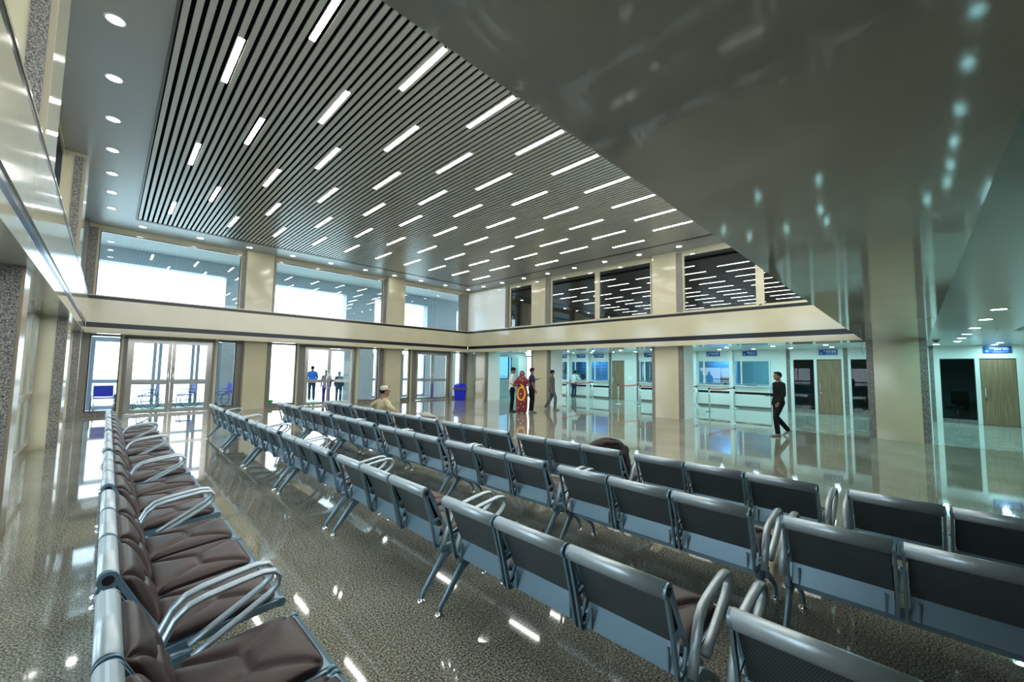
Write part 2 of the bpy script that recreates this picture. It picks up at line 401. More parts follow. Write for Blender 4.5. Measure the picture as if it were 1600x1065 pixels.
# ---- lower entrance wall: pillars, doors, windows
ENT = [((-.46, .26), (.42, 2.69), (2.84, 3.42)), ((4.60, 5.56), (5.88, 8.02), (8.22, 9.20)), ((10.45, 10.95), (11.28, 13.38), (13.60, 14.30))]
PA = [(3.62, 4.36), (9.42, 10.22)]
w = struct(empty('wall_entrance'))
def granite_post(a, b, y0=YG - .12, y1=YG + .22, z1=zf, mt=GRAN, nm='granite_trim'):
    MB().box(a, b, y0, y1, 0, z1).build(nm, mt, w)
granite_post(-.98, -.46)
for (a0, a1), (d0, d1), (b0, b1) in ENT:
    granite_post(a1, a1 + .06, mt=CREAM, nm='jamb'); granite_post(a1 + .06, d0)
    granite_post(d1, d1 + .07); granite_post(d1 + .07, b0, mt=CREAM, nm='jamb')
    MB().box(d0, d1, YG - .06, YG + .22, 2.50, zf).build('head_trim', GRAN, w)
for a, b in ((3.42, 3.62), (4.36, 4.60), (9.20, 9.42), (10.22, 10.45)):
    granite_post(a, b)
granite_post(14.30, 14.6); granite_post(14.6, 15.3, YG - .3, YG - .1, mt=CREAM, nm='jamb')
n = 12
for bay, ((a0, a1), dd, (b0, b1)) in enumerate(ENT):
    for a, b in ((a0, a1), (b0, b1)):
        win = struct(empty('window_%d' % n)); n += 1
        MB().box(a, b, YG - .10, YG + .10, 0, .12).build('granite_sill', GRAN, win)
        MB().box(a, b, YG - .02, YG + .04, 2.53, zf).box(a, a + .03, YG - .02, YG + .04, .12, 2.53).box(b - .03, b, YG - .02, YG + .04, .12, 2.53).box(a + .03, b - .03, YG - .02, YG + .04, .12, .15).build('frame', DKFR, win)
        MB().box(a + .03, b - .03, YG + .005, YG + .015, .15, 2.53).build('pane', GLASS, win)
def glazed_door(n_, a, b, Y, mt, open_leaf=False, leafn=2, zt=2.48):
    d = struct(empty('door_%d' % n_))
    MB().box(a, b, Y - .05, Y + .05, zt, zt + .02).box(a, a + .06, Y - .05, Y + .05, 0, zt).box(b - .06, b, Y - .05, Y + .05, 0, zt).build('door_frame', mt, d)
    mid = (a + b) / 2
    spans = [(a + .06, mid - .004, 1), (mid + .004, b - .06, 0)]
    for (p, q, hs) in spans:
        t_ = .10
        L = empty('leaf'); L.parent = d
        piv = p if hs else q
        L.location = (piv, Y, 0)
        if open_leaf: L.rotation_euler.z = open_leaf[hs]
        p_, q_ = p - piv, q - piv
        m_ = MB().box(p_, q_, -.022, .022, zt - .10, zt).box(p_, q_, -.022, .022, .01, .13).box(p_ + t_, q_ - t_, -.022, .022, .97, 1.10)
        m_.box(p_, p_ + t_, -.022, .022, .13, zt - .1).box(q_ - t_, q_, -.022, .022, .13, zt - .1)
        m_.build('leaf_frame', mt, L)
        MB().box(p_ + t_, q_ - t_, -.005, .005, .13, .97).box(p_ + t_, q_ - t_, -.005, .005, 1.10, zt - .1).build('pane', GLASS, L)
        hx = q_ - .06 if hs else p_ + .06
        m_ = MB().sweep([(hx, -.07, .85), (hx, -.07, 1.55)], .014, 8)
        m_.box(hx - .008, hx + .008, -.07, -.02, .92, .94).box(hx - .008, hx + .008, -.07, -.02, 1.46, 1.48)
        m_.build('handle', CHROME, L, smooth=True)
        MB().box(hx - .018, hx + .018, -.027, -.02, .70, .78).build('lock', CHROME, L)
    return d
glazed_door(1, *ENT[0][1], YG, STEELD)
glazed_door(2, *ENT[1][1], YG, STEELD, open_leaf={1: 0.0, 0: -.55})
glazed_door(3, *ENT[2][1], YG, STEELD)

def pillar(loc, sx, sy, label, face='x', h=zf):
    """cream clad core with granite corner strips; loc = centre"""
    r = empty('pillar', (loc[0], loc[1], 0)); tag(r, label, 'pillar')
    g = .14
    if face == 'x':   # front faces -x
        MB().box(-sx / 2, sx / 2, -sy / 2 + .0, sy / 2, 0, h).build('marble_cladding', CREAM, r)
        MB().box(-sx / 2 + .035, -sx / 2 + .12, -sy / 2 - g, -sy / 2, 0, h).box(-sx / 2 + .035, -sx / 2 + .12, sy / 2, sy / 2 + g, 0, h).build('granite_strip', GRAN, r)
        MB().box(-sx / 2 + .12, sx / 2, -sy / 2 - g + .012, -sy / 2, 0, h).box(-sx / 2 + .12, sx / 2, sy / 2, sy / 2 + g - .012, 0, h).build('white_return', WHITE, r)
    elif face == '-y':
        MB().box(-sx / 2, sx / 2, -sy / 2, sy / 2, 0, h).build('marble_cladding', CREAM, r)
    else:             # front faces +x, granite near the nose
        MB().box(-sx / 2, sx / 2 - .13, -sy / 2, sy / 2, 0, h).build('marble_cladding', CREAM, r)
        MB().box(sx / 2 - .13, sx / 2, -sy / 2 - .012, sy / 2 + .012, 0, h).build('granite_strip', GRAN, r)
        MB().box(sx / 2, sx / 2 + .02, -sy / 2 + .03, sy / 2 - .03, 0, h).build('tan_face', TAN, r)
    return r
pillar((3.99, 18.24), .74, .64, 'cream marble pillar between the wheelchair doors and the open entrance doors', '-y')
pillar((9.82, 18.24), .80, .64, 'cream marble pillar behind the seated man, between two entrance doors', '-y')
for y, t_ in ((12.37, 'cream marble pillar with granite edge behind the group of three visitors'), (6.31, 'cream marble pillar with granite edge between the two barrier queues'), (.30, 'wide cream marble pillar with granite edges beside the man in black')):
    pillar((14.75, y), 1.0, .86, t_, 'x')
pillar((14.75, 16.62), 1.0, .74, 'cream marble corner pillar beside the blue bin', 'x')
for y, t_ in ((6.15, 'granite-edged pillar on the glazed side wall closest to the brown seats'), (12.35, 'granite-edged pillar at the middle of the glazed side wall'), (17.35, 'granite-edged pillar in the corner by the wheelchair doors'), (.3, 'granite-edged pillar on the glazed side wall beside the front soffit')):
    pillar((-.92, y), .58, .62 if y > 17 else (.40 if 6 < y < 7 else .9), t_, '+x')

# ---- lower side wall glazing
w = struct(empty('wall_side'))
n = 18
for a, b in ((.76, 5.94), (6.36, 11.89), (12.81, 17.03)):
    win = struct(empty('window_%d' % n)); n += 1
    m_ = MB().box(XG - .05, XG, a, b, 0, .13).box(XG - .05, XG, a, b, 2.50, zf).box(XG - .05, XG, a, b, .98, 1.08)
    for q in (a, a + .95, b - 1.0, b - .06): m_.box(XG - .048, XG - .003, q, q + .06, .13, 2.5)
    m_.build('frame', STEELD, win)
    MB().box(XG - .03, XG - .02, a + .06, b - .06, .13, .98).box(XG - .03, XG - .02, a + .06, b - .06, 1.08, 2.5).build('pane', GLASS, win)

# ---- outer porch walls, roof
w = struct(empty('wall_outer_back'))
yo = 20.6
m_ = MB().box(-6, 19.5, yo, yo + .5, 5.40, 6.9)
for a, b in ((-1.4, -.46), (3.34, 4.9), (8.5, 10.05), (13.4, 15.6)): m_.box(a, b, yo, yo + .5, 0, 5.4)
m_.build('facade', OUTG, w)
MB().box(-6, 19.5, YG + .3, yo, 5.95, 6.1).build('porch_ceiling', OUTC, w)
for nn, (a, b) in enumerate(((-.46, 3.34), (4.9, 8.5), (10.05, 13.4))):
    m_ = MB().box(a, b, yo + .1, yo + .2, 2.45, 2.62) if nn == 0 else MB().box(a, b, yo + .1, yo + .2, 2.9, 2.95)
    for q in (a, a + 1.66, a + 1.82, b - .98, b - .82, b - .1):
        m_.box(q, q + .1, yo + .1, yo + .2, 0, 2.45)
    m_.box(a, b, yo + .12, yo + .18, .95, 1.08).box(a, b, yo + .12, yo + .18, 0, .14)
    if nn != 1: m_.build('outer_door_frame', OUTFR, w)
w = struct(empty('wall_outer_side'))
m_ = MB().box(-4.3, -3.9, -2, 20, 5.4, 6.9).box(-4.3, -3.9, -2, 20, 2.2, 2.75)
for a, b in ((-2, .9), (5.7, 6.9), (11.6, 12.9), (17, 18.6)): m_.box(-4.3, -3.9, a, b, 0, 5.4)
m_.build('facade', OUTG, w)
MB().box(-4.3, -1.2, -2, 20, 5.95, 6.1).build('porch_ceiling', OUTC, w)
struct(MB().box(-80, 80, 26.002, 120, -.3, -.02).build('floor_outside', OUTF))
struct(MB().box(-80, -9.002, -60, 26, -.3, -.02).build('floor_outside', OUTF))
# back-of-camera walls so that the glossy surfaces have something to reflect
struct(MB().box(-6, 25.5, -7.2, -7, 0, 3.0).build('wall_front', CREAM))
struct(MB().box(XG - .1, XG, -7, -.14, 0, ZL).build('wall_side_low', CREAM))

# ---- counter wall (x = XW)
w = struct(empty('wall_counter'))
MB().box(XW, XW + .15, -6.8, 18, 2.285, ZL).build('upper_panel', WHITE, w)
def cw(a, b, z0, z1, mt, nm, dx=0.0, th=.15): return MB().box(XW - dx, XW + th, a, b, z0, z1).build(nm, mt, w)
for a, b in ((13.02, 12.86), (11.22, 11.10), (4.00, 3.86), (2.02, 1.88), (-.44, -.55), (-2.9, -3.0)): cw(min(a, b), max(a, b), 0, ZL, GRAN, 'granite_strip', .02)
cw(11.84, 12.0, 0, 2.285, WHITE, 'white_post', .01); cw(11.22, 11.86, 0, ZL, WHITE, 'white_panel', .03)
cw(4.00, 4.60, 0, 2.285, WHITE, 'white_panel', .01)
cw(12.83, 12.90, 0, 2.285, WHITE, 'white_post', .01); cw(3.74, 3.86, 0, 2.285, WHITE, 'white_post', .01); cw(2.91, 3.01, 0, 2.285, WHITE, 'white_post', .01)
cw(2.02, 2.09, 0, 2.285, WHITE, 'white_post', .01); cw(1.79, 1.90, 0, 2.285, WHITE, 'white_post', .01)
cw(-.44, .9, 0, 2.285, WHITE, 'white_panel', .0); cw(-.70, -.55, 0, 2.285, WHITE, 'white_post', .01); cw(-1.65, -1.54, 0, 2.285, WHITE, 'white_post', .01); cw(-6.8, -2.46, 0, 2.285, WHITE, 'white_panel', .0)
cw(.9, .97, 0, 2.285, WHITE, 'white_post', .01)
for nn, (a, b) in enumerate(((3.01, 3.74), (.97, 1.79), (-1.54, -.70))):
    win = struct(empty('window_%d' % (21 + nn)))
    MB().box(XW - .02, XW + .1, a, b, 0, .14).build('granite_sill', GRAN, win)
    MB().box(XW + .01, XW + .05, a, a + .02, .14, 2.25).box(XW + .01, XW + .05, b - .02, b, .14, 2.25).box(XW + .01, XW + .05, a, b, 2.25, 2.285).build('frame', DKFR, win)
    MB().box(XW + .03, XW + .04, a + .02, b - .02, .14, 2.25).build('pane', DGLOW, win)
def wood_door(n_, a, b):
    d = struct(empty('door_%d' % n_, (XW, 0, 0)))
    MB().box(0, .05, a + .015, b - .015, .01, 2.25).build('leaf', WOOD, d)
    MB().box(0.02, .12, a, a + .015, 0, 2.265).box(.02, .12, b - .015, b, 0, 2.265).box(.02, .12, a, b, 2.25, 2.285).build('door_frame', DKFR, d)
    y = b - .10
    MB().sweep([(-.05, y, .98), (-.05, y, 1.28)], .013, 8).box(-.05, 0, y - .008, y + .008, 1.01, 1.03).box(-.05, 0, y - .008, y + .008, 1.23, 1.25).build('handle', CHROME, d, smooth=False)
    MB().box(-.015, 0, y - .02, y + .02, .84, .90).box(-.03, -.012, y - .06, y + .02, .862, .875).build('lock', CHROME, d)
wood_door(4, 12.0, 12.83); wood_door(5, 2.09, 2.91); wood_door(6, -2.46, -1.65)

# ticket counters
def counter(a, b, label, glassgap=None, board=None):
    r = empty('ticket_counter', (XW - .02, 0, 0)); tag(r, label, 'counter')
    MB().box(0, .12, a, b, .10, .655).build('front_panel', WHITE, r)
    MB().box(.005, .12, a, b, .655, .765).build('black_stripe', BLACK, r)
    MB().box(0, .12, a, b, .765, 1.03).build('upper_panel', WHITE, r)
    MB().box(.03, .12, a, b, 0, .10).build('kick_plate', GRAN, r)
    MB().box(-.12, .42, a, b, 1.03, 1.065).build('worktop', WHITE, r)
    MB().box(-.10, .1, (a + b) / 2 - .22, (a + b) / 2 + .22, 1.066, 1.09).build('document_tray', RUB, r)
    t_ = .05
    MB().box(.04, .10, a, a + t_, 1.12, 2.30).box(.04, .10, b - t_, b, 1.12, 2.30).box(.04, .10, a + t_, b - t_, 2.22, 2.30).box(.04, .10, b - .34, b - .28, 1.12, 2.22).build('window_frame', WHITE, r)
    MB().box(.065, .073, a + t_, b - .34, 1.16, 2.22).box(.065, .073, b - .28, b - t_, 1.16, 2.22).build('glass_screen', OGLASS, r)
    return r
counter(13.06, 14.36, 'white ticket counter with black stripe beside the granite strip and wooden door')
counter(14.52, 15.86, 'white ticket counter where the man in white stands')
counter(16.02, 17.3, 'white ticket counter closest to the corner room, clerk in pale blue behind it')
counter(9.5, 11.06, 'white ticket counter with empty pale glass, just beyond the notice panel')
counter(7.95, 9.4, 'white ticket counter hidden mostly behind the marble pillar')
counter(6.30, 7.85, 'white ticket counter with pale blue board behind the glass')
counter(4.64, 6.14, 'white ticket counter with dark blue glass beside the man in black')
for i, y in enumerate((14.44, 15.94, 9.45, 6.22, 7.90)):
    MB().box(XW - .22, XW + .1, y - .075, y + .075, 0, ZL - .002).build('white_fin', WHITE, w)
# offices behind
m_ = MB().box(24.4, 24.5, -6.8, 18, 0, ZL).box(XW + .15, 24.4, 4.42, 4.5, 0, ZL).box(XW + .15, 24.4, 12.9, 12.96, 0, ZL).box(XW + .15, 24.4, 11.9, 11.98, 0, ZL).box(XW + .15, 24.5, 18, 18.1, 0, ZL)
m_.build('office_partition', OFFW, w)
struct(MB().box(21.6, 24.5, -6.8, 18.1, ZL, ZL + .1).build('ceiling_office', OFFW))
def board(y0, y1, z0, z1, x, mt, label, marks=0):
    r = empty('wall_board', (x, (y0 + y1) / 2, (z0 + z1) / 2)); tag(r, label, 'board')
    hy, hz = (y1 - y0) / 2, (z1 - z0) / 2
    MB().box(-.02, .02, -hy, hy, -hz, hz).build('panel', mt, r)
    if marks:
        random.seed(marks); m_ = MB()
        for j in range(4):
            z = hz * (.35 - .28 * j); y = -hy * .7
            while y < hy * .7:
                l = random.uniform(.04, .14); m_.box(-.024, -.021, y, y + l, z, z + .05); y += l + .05
        m_.build('printed_lines', mat('dark_blue_print', (.03, .06, .16), .5), r)
        rr = [(0.09 * math.cos(a), .09 * math.sin(a) + hz * .7) for a in [k * PI / 8 for k in range(16)]]
        MB().prism(rr, 'x', -.025, -.021).build('round_emblem', mat('emblem_blue', (.02, .09, .28), .4), r)
board(15.8, 17.4, 1.0, 2.45, 23.4, POSTERB, 'large blue printed board behind the clerk facing the man in white', 3)
board(14.2, 15.66, 1.0, 2.45, 23.4, POSTERB, 'blue printed board behind the counter beside the wooden door', 5)
board(6.5, 7.95, 1.1, 2.6, 23.2, BOARDW, 'plain pale blue board behind the queue barrier counter')

# corner room beyond the blue bin (y = 17.95)
w = struct(empty('wall_corner_room')); yc_ = 17.95
MB().box(15.25, 15.95, yc_, yc_ + .1, 0, ZL).box(16.60, 16.72, yc_ - .03, yc_ + .1, 0, ZL).box(18.6, 19.35, yc_, yc_ + .1, 0, ZL).box(16.72, 18.6, yc_, yc_ + .1, 2.45, ZL).build('white_panel', WHITE, w)
MB().box(16.72, 18.0, yc_, yc_ + .1, 0, 1.07).box(18.0, 18.6, yc_, yc_ + .1, 0, 2.45).build('low_wall', MATS['office_wall'], w)
d = struct(empty('door_7'))
MB().box(15.95, 16.6, yc_, yc_ + .05, 0, 2.5).build('leaf', WOOD, d)
MB().box(15.95, 16.6, yc_ + .001, yc_ + .1, 2.5, ZL).build('head_panel', WHITE, d)
win = struct(empty('window_24'))
MB().box(16.72, 18.0, yc_, yc_ + .06, 1.07, 1.12).box(17.72, 17.78, yc_, yc_ + .06, 1.12, 2.45).build('frame', DKFR, win)
MB().box(16.72, 18.0, yc_ + .02, yc_ + .03, 1.12, 2.45).build('pane', glass('sky_blue_glass', (.22, .40, .50), 1.0, .0), win)
d = struct(empty('door_8'))
MB().box(19.35, 19.42, yc_, yc_ + .06, 0, 2.6).box(20.25, 20.35, yc_, yc_ + .06, 0, 2.6).box(19.42, 20.25, yc_, yc_ + .06, 2.50, 2.6).box(20.35, 21.4, yc_, yc_ + .06, 0, ZL).box(19.42, 20.25, yc_ + .01, yc_ + .05, 0, .12).build('door_frame', OUTFR, d)
MB().box(19.42, 20.25, yc_ + .02, yc_ + .03, .12, 2.5).build('pane', GLASS, d)

# ================================================================== LIGHTS
STR = {0: [.90, 2.19, 3.33, 4.46, 5.49, 6.62, 7.78, 8.89, 10.03, 11.17], 1: [1.50, 2.70, 3.92, 5.06, 6.10, 7.24, 8.38, 9.50, 10.55]}
bands = [(12.57, 0), (10.76, 1), (8.88, 0), (7.21, 1), (5.59, 0), (3.94, 1), (2.30, 0)]
sm = MB().box(-.036, .036, -.57, .57, -.009, -.004).mesh('diffuser', LAMP)
sh = MB().box(-.038, .038, -.572, .572, -.0038, .04).mesh('housing', FRAMEB)
for bi, (y0, par) in enumerate(bands):
    for ci, x in enumerate(STR[par]):
        o = empty('strip_light', (x * KS, (y0 + .53) * KS, zsl + .006)); link('diffuser', sm, o); link('housing', sh, o)
        tag(o, 'white linear ceiling light, %s row from the entrance wall, %s from the window side' % (ORD[bi], ORD[ci]), 'light', 'linear lights in the slatted ceiling')
        if y0 < 3: o['label'] = 'white linear ceiling light in the row above the front beam, %s from the window side' % ORD[ci]
def downlight(x, y, z, mt, label, group, r=.085):
    o = empty('downlight', (x, y, z)); tag(o, label, 'light', group)
    me = DL.get((mt.name, r))
    if not me:
        a = MB().lathe([(r, -.004), (r, .0)], n=24).mesh('lens', mt)
        rr = [(r + .022, 0), (r + .02, -.008), (r + .002, -.010), (r, -.004)]
        b = MB(); b.rings([[(q * math.cos(2 * PI * k / 24), q * math.sin(2 * PI * k / 24), z_) for k in range(24)] for q, z_ in rr], cap=False)
        me = DL[(mt.name, r)] = (a, b.mesh('rim', RIM, True))
    link('lens', me[0], o); link('rim', me[1], o)
DL = {}
yy = [15.50, 14.05, 12.65, 11.23, 9.79, 8.35, 6.89, 5.45, 4.0, 2.55]
for i, y in enumerate(yy): downlight(-.2, y, zc, LAMPR, 'round ceiling downlight above the glazed side wall, %s from the entrance corner' % ORD[i], 'side wall downlights')
for i in range(10): downlight([.5, 1.94, 3.36, 4.80, 6.25, 7.74, 9.13, 10.56, 12.02, 13.52][i], 16.9, zc, LAMPR, 'round ceiling downlight above the entrance wall, %s from the window corner' % ORD[i], 'entrance wall downlights')
for i, y in enumerate([15.65, 14.25, 12.78, 11.32, 9.87, 8.41, 6.96, 5.50, 4.05, 2.6]): downlight(13.52, y, zc, LAMPR, 'round ceiling downlight above the upper dark windows, %s from the white panel' % ORD[i], 'counter side downlights')
LOWL = [(18.6, y) for y in (17.3, 15.6, 14.0, 12.3, 10.65, 8.95, 7.3, 5.6, 3.9, 2.24)] + [(20.2, y) for y in (16.3, 14.8, 13.5, 12.0, 10.65, 9.3, 7.8, 6.4, 5.0, 3.6, 2.24)]
LOWL = sorted(LOWL, key=lambda p: (p[0], -p[1]))
cnt = {}
for x, y in LOWL:
    k_ = x; cnt[k_] = cnt.get(k_, 0) + 1
    downlight(x, y, ZL, LAMPL, 'cool round downlight %s the ticket counters, %s from the corner room' % ('close to' if x > 19 else 'in the outer row before', ORD[cnt[k_] - 1]), 'counter aisle downlights')
for i, x in enumerate([16.0, 16.0, 16.0, 16.0]):
    downlight(15.7, [15.2, 9.3, 3.6, 14.0][i] if i < 3 else 1.9, ZL, LAMPL, 'cool round downlight just behind the pillars, %s from the corner room' % ORD[i], 'counter aisle downlights')
for i, x in enumerate([10.05, 11.7, 13.65, 15.5, 17.1, 18.6, 20.0]):
    downlight(x, -1.02 if i < 6 else -.6, ZL, LAMPS, 'cool round downlight in the line above the side aisle, %s from the front' % ORD[i], 'side aisle downlights')
for i, (x, y) in enumerate([(19.95, -2.0), (21.0, -1.99), (15.5, -4)]):
    downlight(x, y, ZL, LAMPL, ['cool round downlight in front of the blue sign over the last wooden door', 'cool round downlight touching the wall above the last wooden door'][i] if i < 2 else 'cool round downlight in the low ceiling behind the seats, %s of its line' % ORD[i - 2], 'side aisle downlights')
for i, (x, y) in enumerate(((22.9, 15.2), (22.9, 13.6), (22.9, 9.6), (22.6, 6.9), (22.9, 5.2))):
    o = tag(MB().box(-.3, .3, -.3, .3, -.02, 0).build('panel_light', LAMPO, None, loc=(x, y, ZL - .001)), 'square ceiling panel light in the office behind the glass, %s from the corner room' % ORD[i], 'light', 'office panel lights')

# ================================================================== BENCHES
L = 1.74
RX = [(0.0, .755)]
def cushion_mesh(name, p0, p1, width, T, nrm, n1=46, n2=46, seatlike=True):
    """p0,p1: (x,z) base line ends; width along y; nrm: (x,z) outward; envelope-stitched top"""
    segs = [((0, -.30), (0, .30))]
    for su in (-1, 1):
        for sv in (-1, 1):
            segs.append(((0, .30 * sv), (su * .45, .55 * sv))); segs.append(((su * .45, .55 * sv), (su * .97, .93 * sv)))
    def dist(u, v):
        best = 9
        for (a, b), (c, d) in segs:
            ax, ay = c - a, d - b; q = max(0, min(1, ((u - a) * ax + (v - b) * ay) / (ax * ax + ay * ay)))
            best = min(best, math.hypot(u - a - q * ax, v - b - q * ay))
        return best
    m_ = MB(); vs = []; cx, cz = (p0[0] + p1[0]) / 2, (p0[1] + p1[1]) / 2; hx, hz = (p1[0] - p0[0]) / 2, (p1[1] - p0[1]) / 2
    def edge(t): return math.copysign(1 - (1 - abs(t)) ** 1.35, t)
    for side in (1, 0):
        for i in range(n1 + 1):
            for j in range(n2 + 1):
                u = edge(-1 + 2 * i / n1); v = edge(-1 + 2 * j / n2)
                # rounded corners
                k = 1.0
                if abs(u) > .75 and abs(v) > .75:
                    a, b = (abs(u) - .75) / .25, (abs(v) - .75) / .25; rr = math.hypot(a, b)
                    if rr > 1e-6:
                        k = max(a, b) / rr
                        uu = math.copysign(.75 + a * k * .25, u); vv = math.copysign(.75 + b * k * .25, v)
                    else: uu, vv = u, v
                else: uu, vv = u, v
                if side:
                    h = (max(0, 1 - abs(u) ** 8)) ** .5 * (max(0, 1 - abs(v) ** 8)) ** .5
                    h = .25 + .75 * h
                    h *= T * (1 - .10 * (u * u + v * v))
                    d = dist(uu, vv); h -= T * .36 * math.exp(-(d / .05) ** 2) * (1 if max(abs(u), abs(v)) < .97 else .3)
                    h += T * .18 * min(1, d / .22)
                else: h = 0
                vs.append((cx + hx * uu + nrm[0] * h, vv * width / 2, cz + hz * uu + nrm[1] * h))
    N = (n1 + 1) * (n2 + 1); fs = []
    idx = lambda s_, i, j: (0 if s_ else N) + i * (n2 + 1) + j
    for i in range(n1):
        for j in range(n2):
            fs.append((idx(1, i, j), idx(1, i, j + 1), idx(1, i + 1, j + 1), idx(1, i + 1, j)))
            fs.append((idx(0, i, j), idx(0, i + 1, j), idx(0, i + 1, j + 1), idx(0, i, j + 1)))
    for i in range(n1):
        for j in (0, n2): fs.append((idx(1, i, j), idx(1, i + 1, j), idx(0, i + 1, j), idx(0, i, j)))
    for j in range(n2):
        for i in (0, n1): fs.append((idx(1, i, j), idx(1, i, j + 1), idx(0, i, j + 1), idx(0, i, j)))
    m_.add(vs, fs)
    return m_.mesh(name, LEATH, True)

SW, SP = .485, .527     # seat width, seat pitch
BEN = {}
BEN['seat_cushion'] = cushion_mesh('seat_cushion', (.185, .385), (.655, .425), .47, .042, (-.08, 1))
BEN['back_cushion'] = cushion_mesh('back_cushion', (.030, .742), (.160, .455), .465, .045, (.91, .41))
m = MB(); m.sweep([(0, -SW / 2, .745), (0, SW / 2, .745)], [(.042, .034)] * 2, 24, ref=(0.42, 0, -.9))
BEN['top_rail'] = m.mesh('top_rail', [RAIL], True)
for p in BEN['top_rail'].polygons:
    if len(p.vertices) > 4: p.use_smooth = False
m = MB(); prof = [(.012, .735), (.045, .655), (.085, .565), (.125, .472), (.129, .474), (.090, .567), (.050, .657), (.018, .737)]
m.prism(prof, 'y', -SW / 2 + .012, SW / 2 - .012)
BEN['back_panel'] = m.mesh('back_panel', PERF)
m = MB(); m.prism([(.150, .462), (.112, .35), (.120, .345), (.20, .372), (.665, .412), (.690, .398), (.696, .405), (.668, .424), (.19, .384), (.122, .356), (.158, .458)], 'y', -SW / 2 + .01, SW / 2 - .01)
for s_ in (-1, 1): m.box(.105, .12, s_ * (SW / 2 - .045) - .004, s_ * (SW / 2 - .045) + .004, .350, .45)
BEN['seat_pan'] = m.mesh('seat_pan', STEEL)
m = MB()
def bar(pts, wd, th=.007): m.sweep([(a, 0, b) for a, b in pts], [(th, wd)] * len(pts), sec='box', ref=(0, 1, 0))
bar([(-.012, .745), (.045, .55), (.095, .345)], .012)
bar([(.026, .742), (.100, .60), (.185, .45), (.150, .345)], .011)
bar([(.060, .52), (.135, .545)], .010)
bar([(.09, .345), (.17, .345)], .014)
bar([(.14, .352), (.42, .385), (.66, .405)], .017)
m.lathe([(.022, -.009), (.026, -.004), (.026, .004), (.022, .009)], n=16)
v0 = len(m.v) - 64
for i in range(v0, len(m.v)):
    x_, y_, z_ = m.v[i]; m.v[i] = (.668 + x_, z_, .405 + y_)
m.lathe([(.036, -.008), (.036, .008)], n=20)
v0 = len(m.v) - 40
for i in range(v0, len(m.v)):
    x_, y_, z_ = m.v[i]; m.v[i] = (x_, z_, .745 + y_)
BEN['side_frame'] = m.mesh('side_frame', STEEL)
m = MB(); m.lathe([(.02, -.002), (.02, .002)], n=16)
for i in range(len(m.v)):
    x_, y_, z_ = m.v[i]; m.v[i] = (x_, z_, .745 + y_)
BEN['end_cap'] = m.mesh('end_cap', RUB)
m = MB(); m.box(.20, .26, .05, L - .05, .285, .345)
BEN['beam'] = m.mesh('beam', STEEL)
m = MB()
path = [(.13, .36), (.17, .47), (.215, .565), (.26, .605), (.32, .622), (.45, .642), (.535, .652), (.585, .645), (.612, .615), (.605, .575), (.57, .54), (.48, .49), (.36, .425), (.28, .382)]
m.sweep([(a, 0, b) for a, b in path], [(.023, .013)] * len(path), 12, ref=(0, 1, 0))
BEN['armrest'] = m.mesh('armrest', RAIL, True)
m = MB()
rear = [(.24, .31), (.16, .26), (.07, .15), (-.01, .055), (-.02, .02)]
m.sweep([(a, 0, b) for a, b in rear], [(.020, .040), (.019, .034), (.017, .024), (.015, .018), (.013, .014)], 10, ref=(0, 1, 0))
front = [(.20, .30), (.28, .285), (.40, .225), (.50, .155), (.555, .10), (.575, .05), (.578, .02)]
m.sweep([(a, 0, b) for a, b in front], [(.020, .038), (.019, .032), (.018, .024), (.016, .020), (.015, .017), (.013, .014), (.012, .012)], 10, ref=(0, 1, 0))
m.box(.13, .30, -.018, .018, .30, .352)
BEN['leg'] = m.mesh('leg', STEEL, True)
m = MB().lathe([(.032, 0), (.034, .006), (.028, .016), (.014, .022), (.010, .034)], n=18)
BEN['foot'] = m.mesh('foot', CHROME, True)
def make_bench():
    r = empty('waiting_bench')
    off = (L - 3 * SP + (SP - SW)) / 2
    for i in range(3):
        y = off + SW / 2 + i * SP
        for nm in ('top_rail', 'back_panel', 'seat_pan', 'seat_cushion', 'back_cushion'):
            link(nm, BEN[nm], r, (0, y, 0))
        for s_ in (-1, 1):
            sf = link('side_frame', BEN['side_frame'], r, (0, y + s_ * (SW / 2 + .004), 0))
            link('end_cap', BEN['end_cap'], sf, (0, s_ * .0085, 0))
    link('beam', BEN['beam'], r)
    for y, yl in ((.052, .085), (L - .052, L - .085)):
        link('armrest', BEN['armrest'], r, (0, y, 0))
        lg = link('leg', BEN['leg'], r, (0, yl, 0))
        link('foot', BEN['foot'], lg, (-.02, 0, 0)); link('foot', BEN['foot'], lg, (.578, 0, 0))
    return r
proto = make_bench(); index_children()
ROWS = [(.055, 2.33 - 1.745, 1.745, 6, 'brown-cushioned window-side row', 'benches of the window-side row'),
        (1.69, 2.425 - 2 * 1.79, 1.79, 7, 'second row from the window side', 'benches of the second row'),
        (2.99, 2.43 - 2 * 1.735, 1.735, 7, 'third row from the window side', 'benches of the third row'),
        (4.03, .48 - 1.745, 1.745, 7, 'row closest to the ticket counters', 'benches of the row closest to the counters')]
first = True
for xr, y0, p, nb, nm, grp in ROWS:
    for i in range(nb):
        o = proto if first else copy_tree(proto); first = False
        o.location = (xr, y0 + i * p + (p - L) / 2, 0)
        k = nb - 1 - i
        tag(o, 'three-seat steel bench, %s from the entrance wall in the %s' % (ORD[k], nm), 'bench', grp)

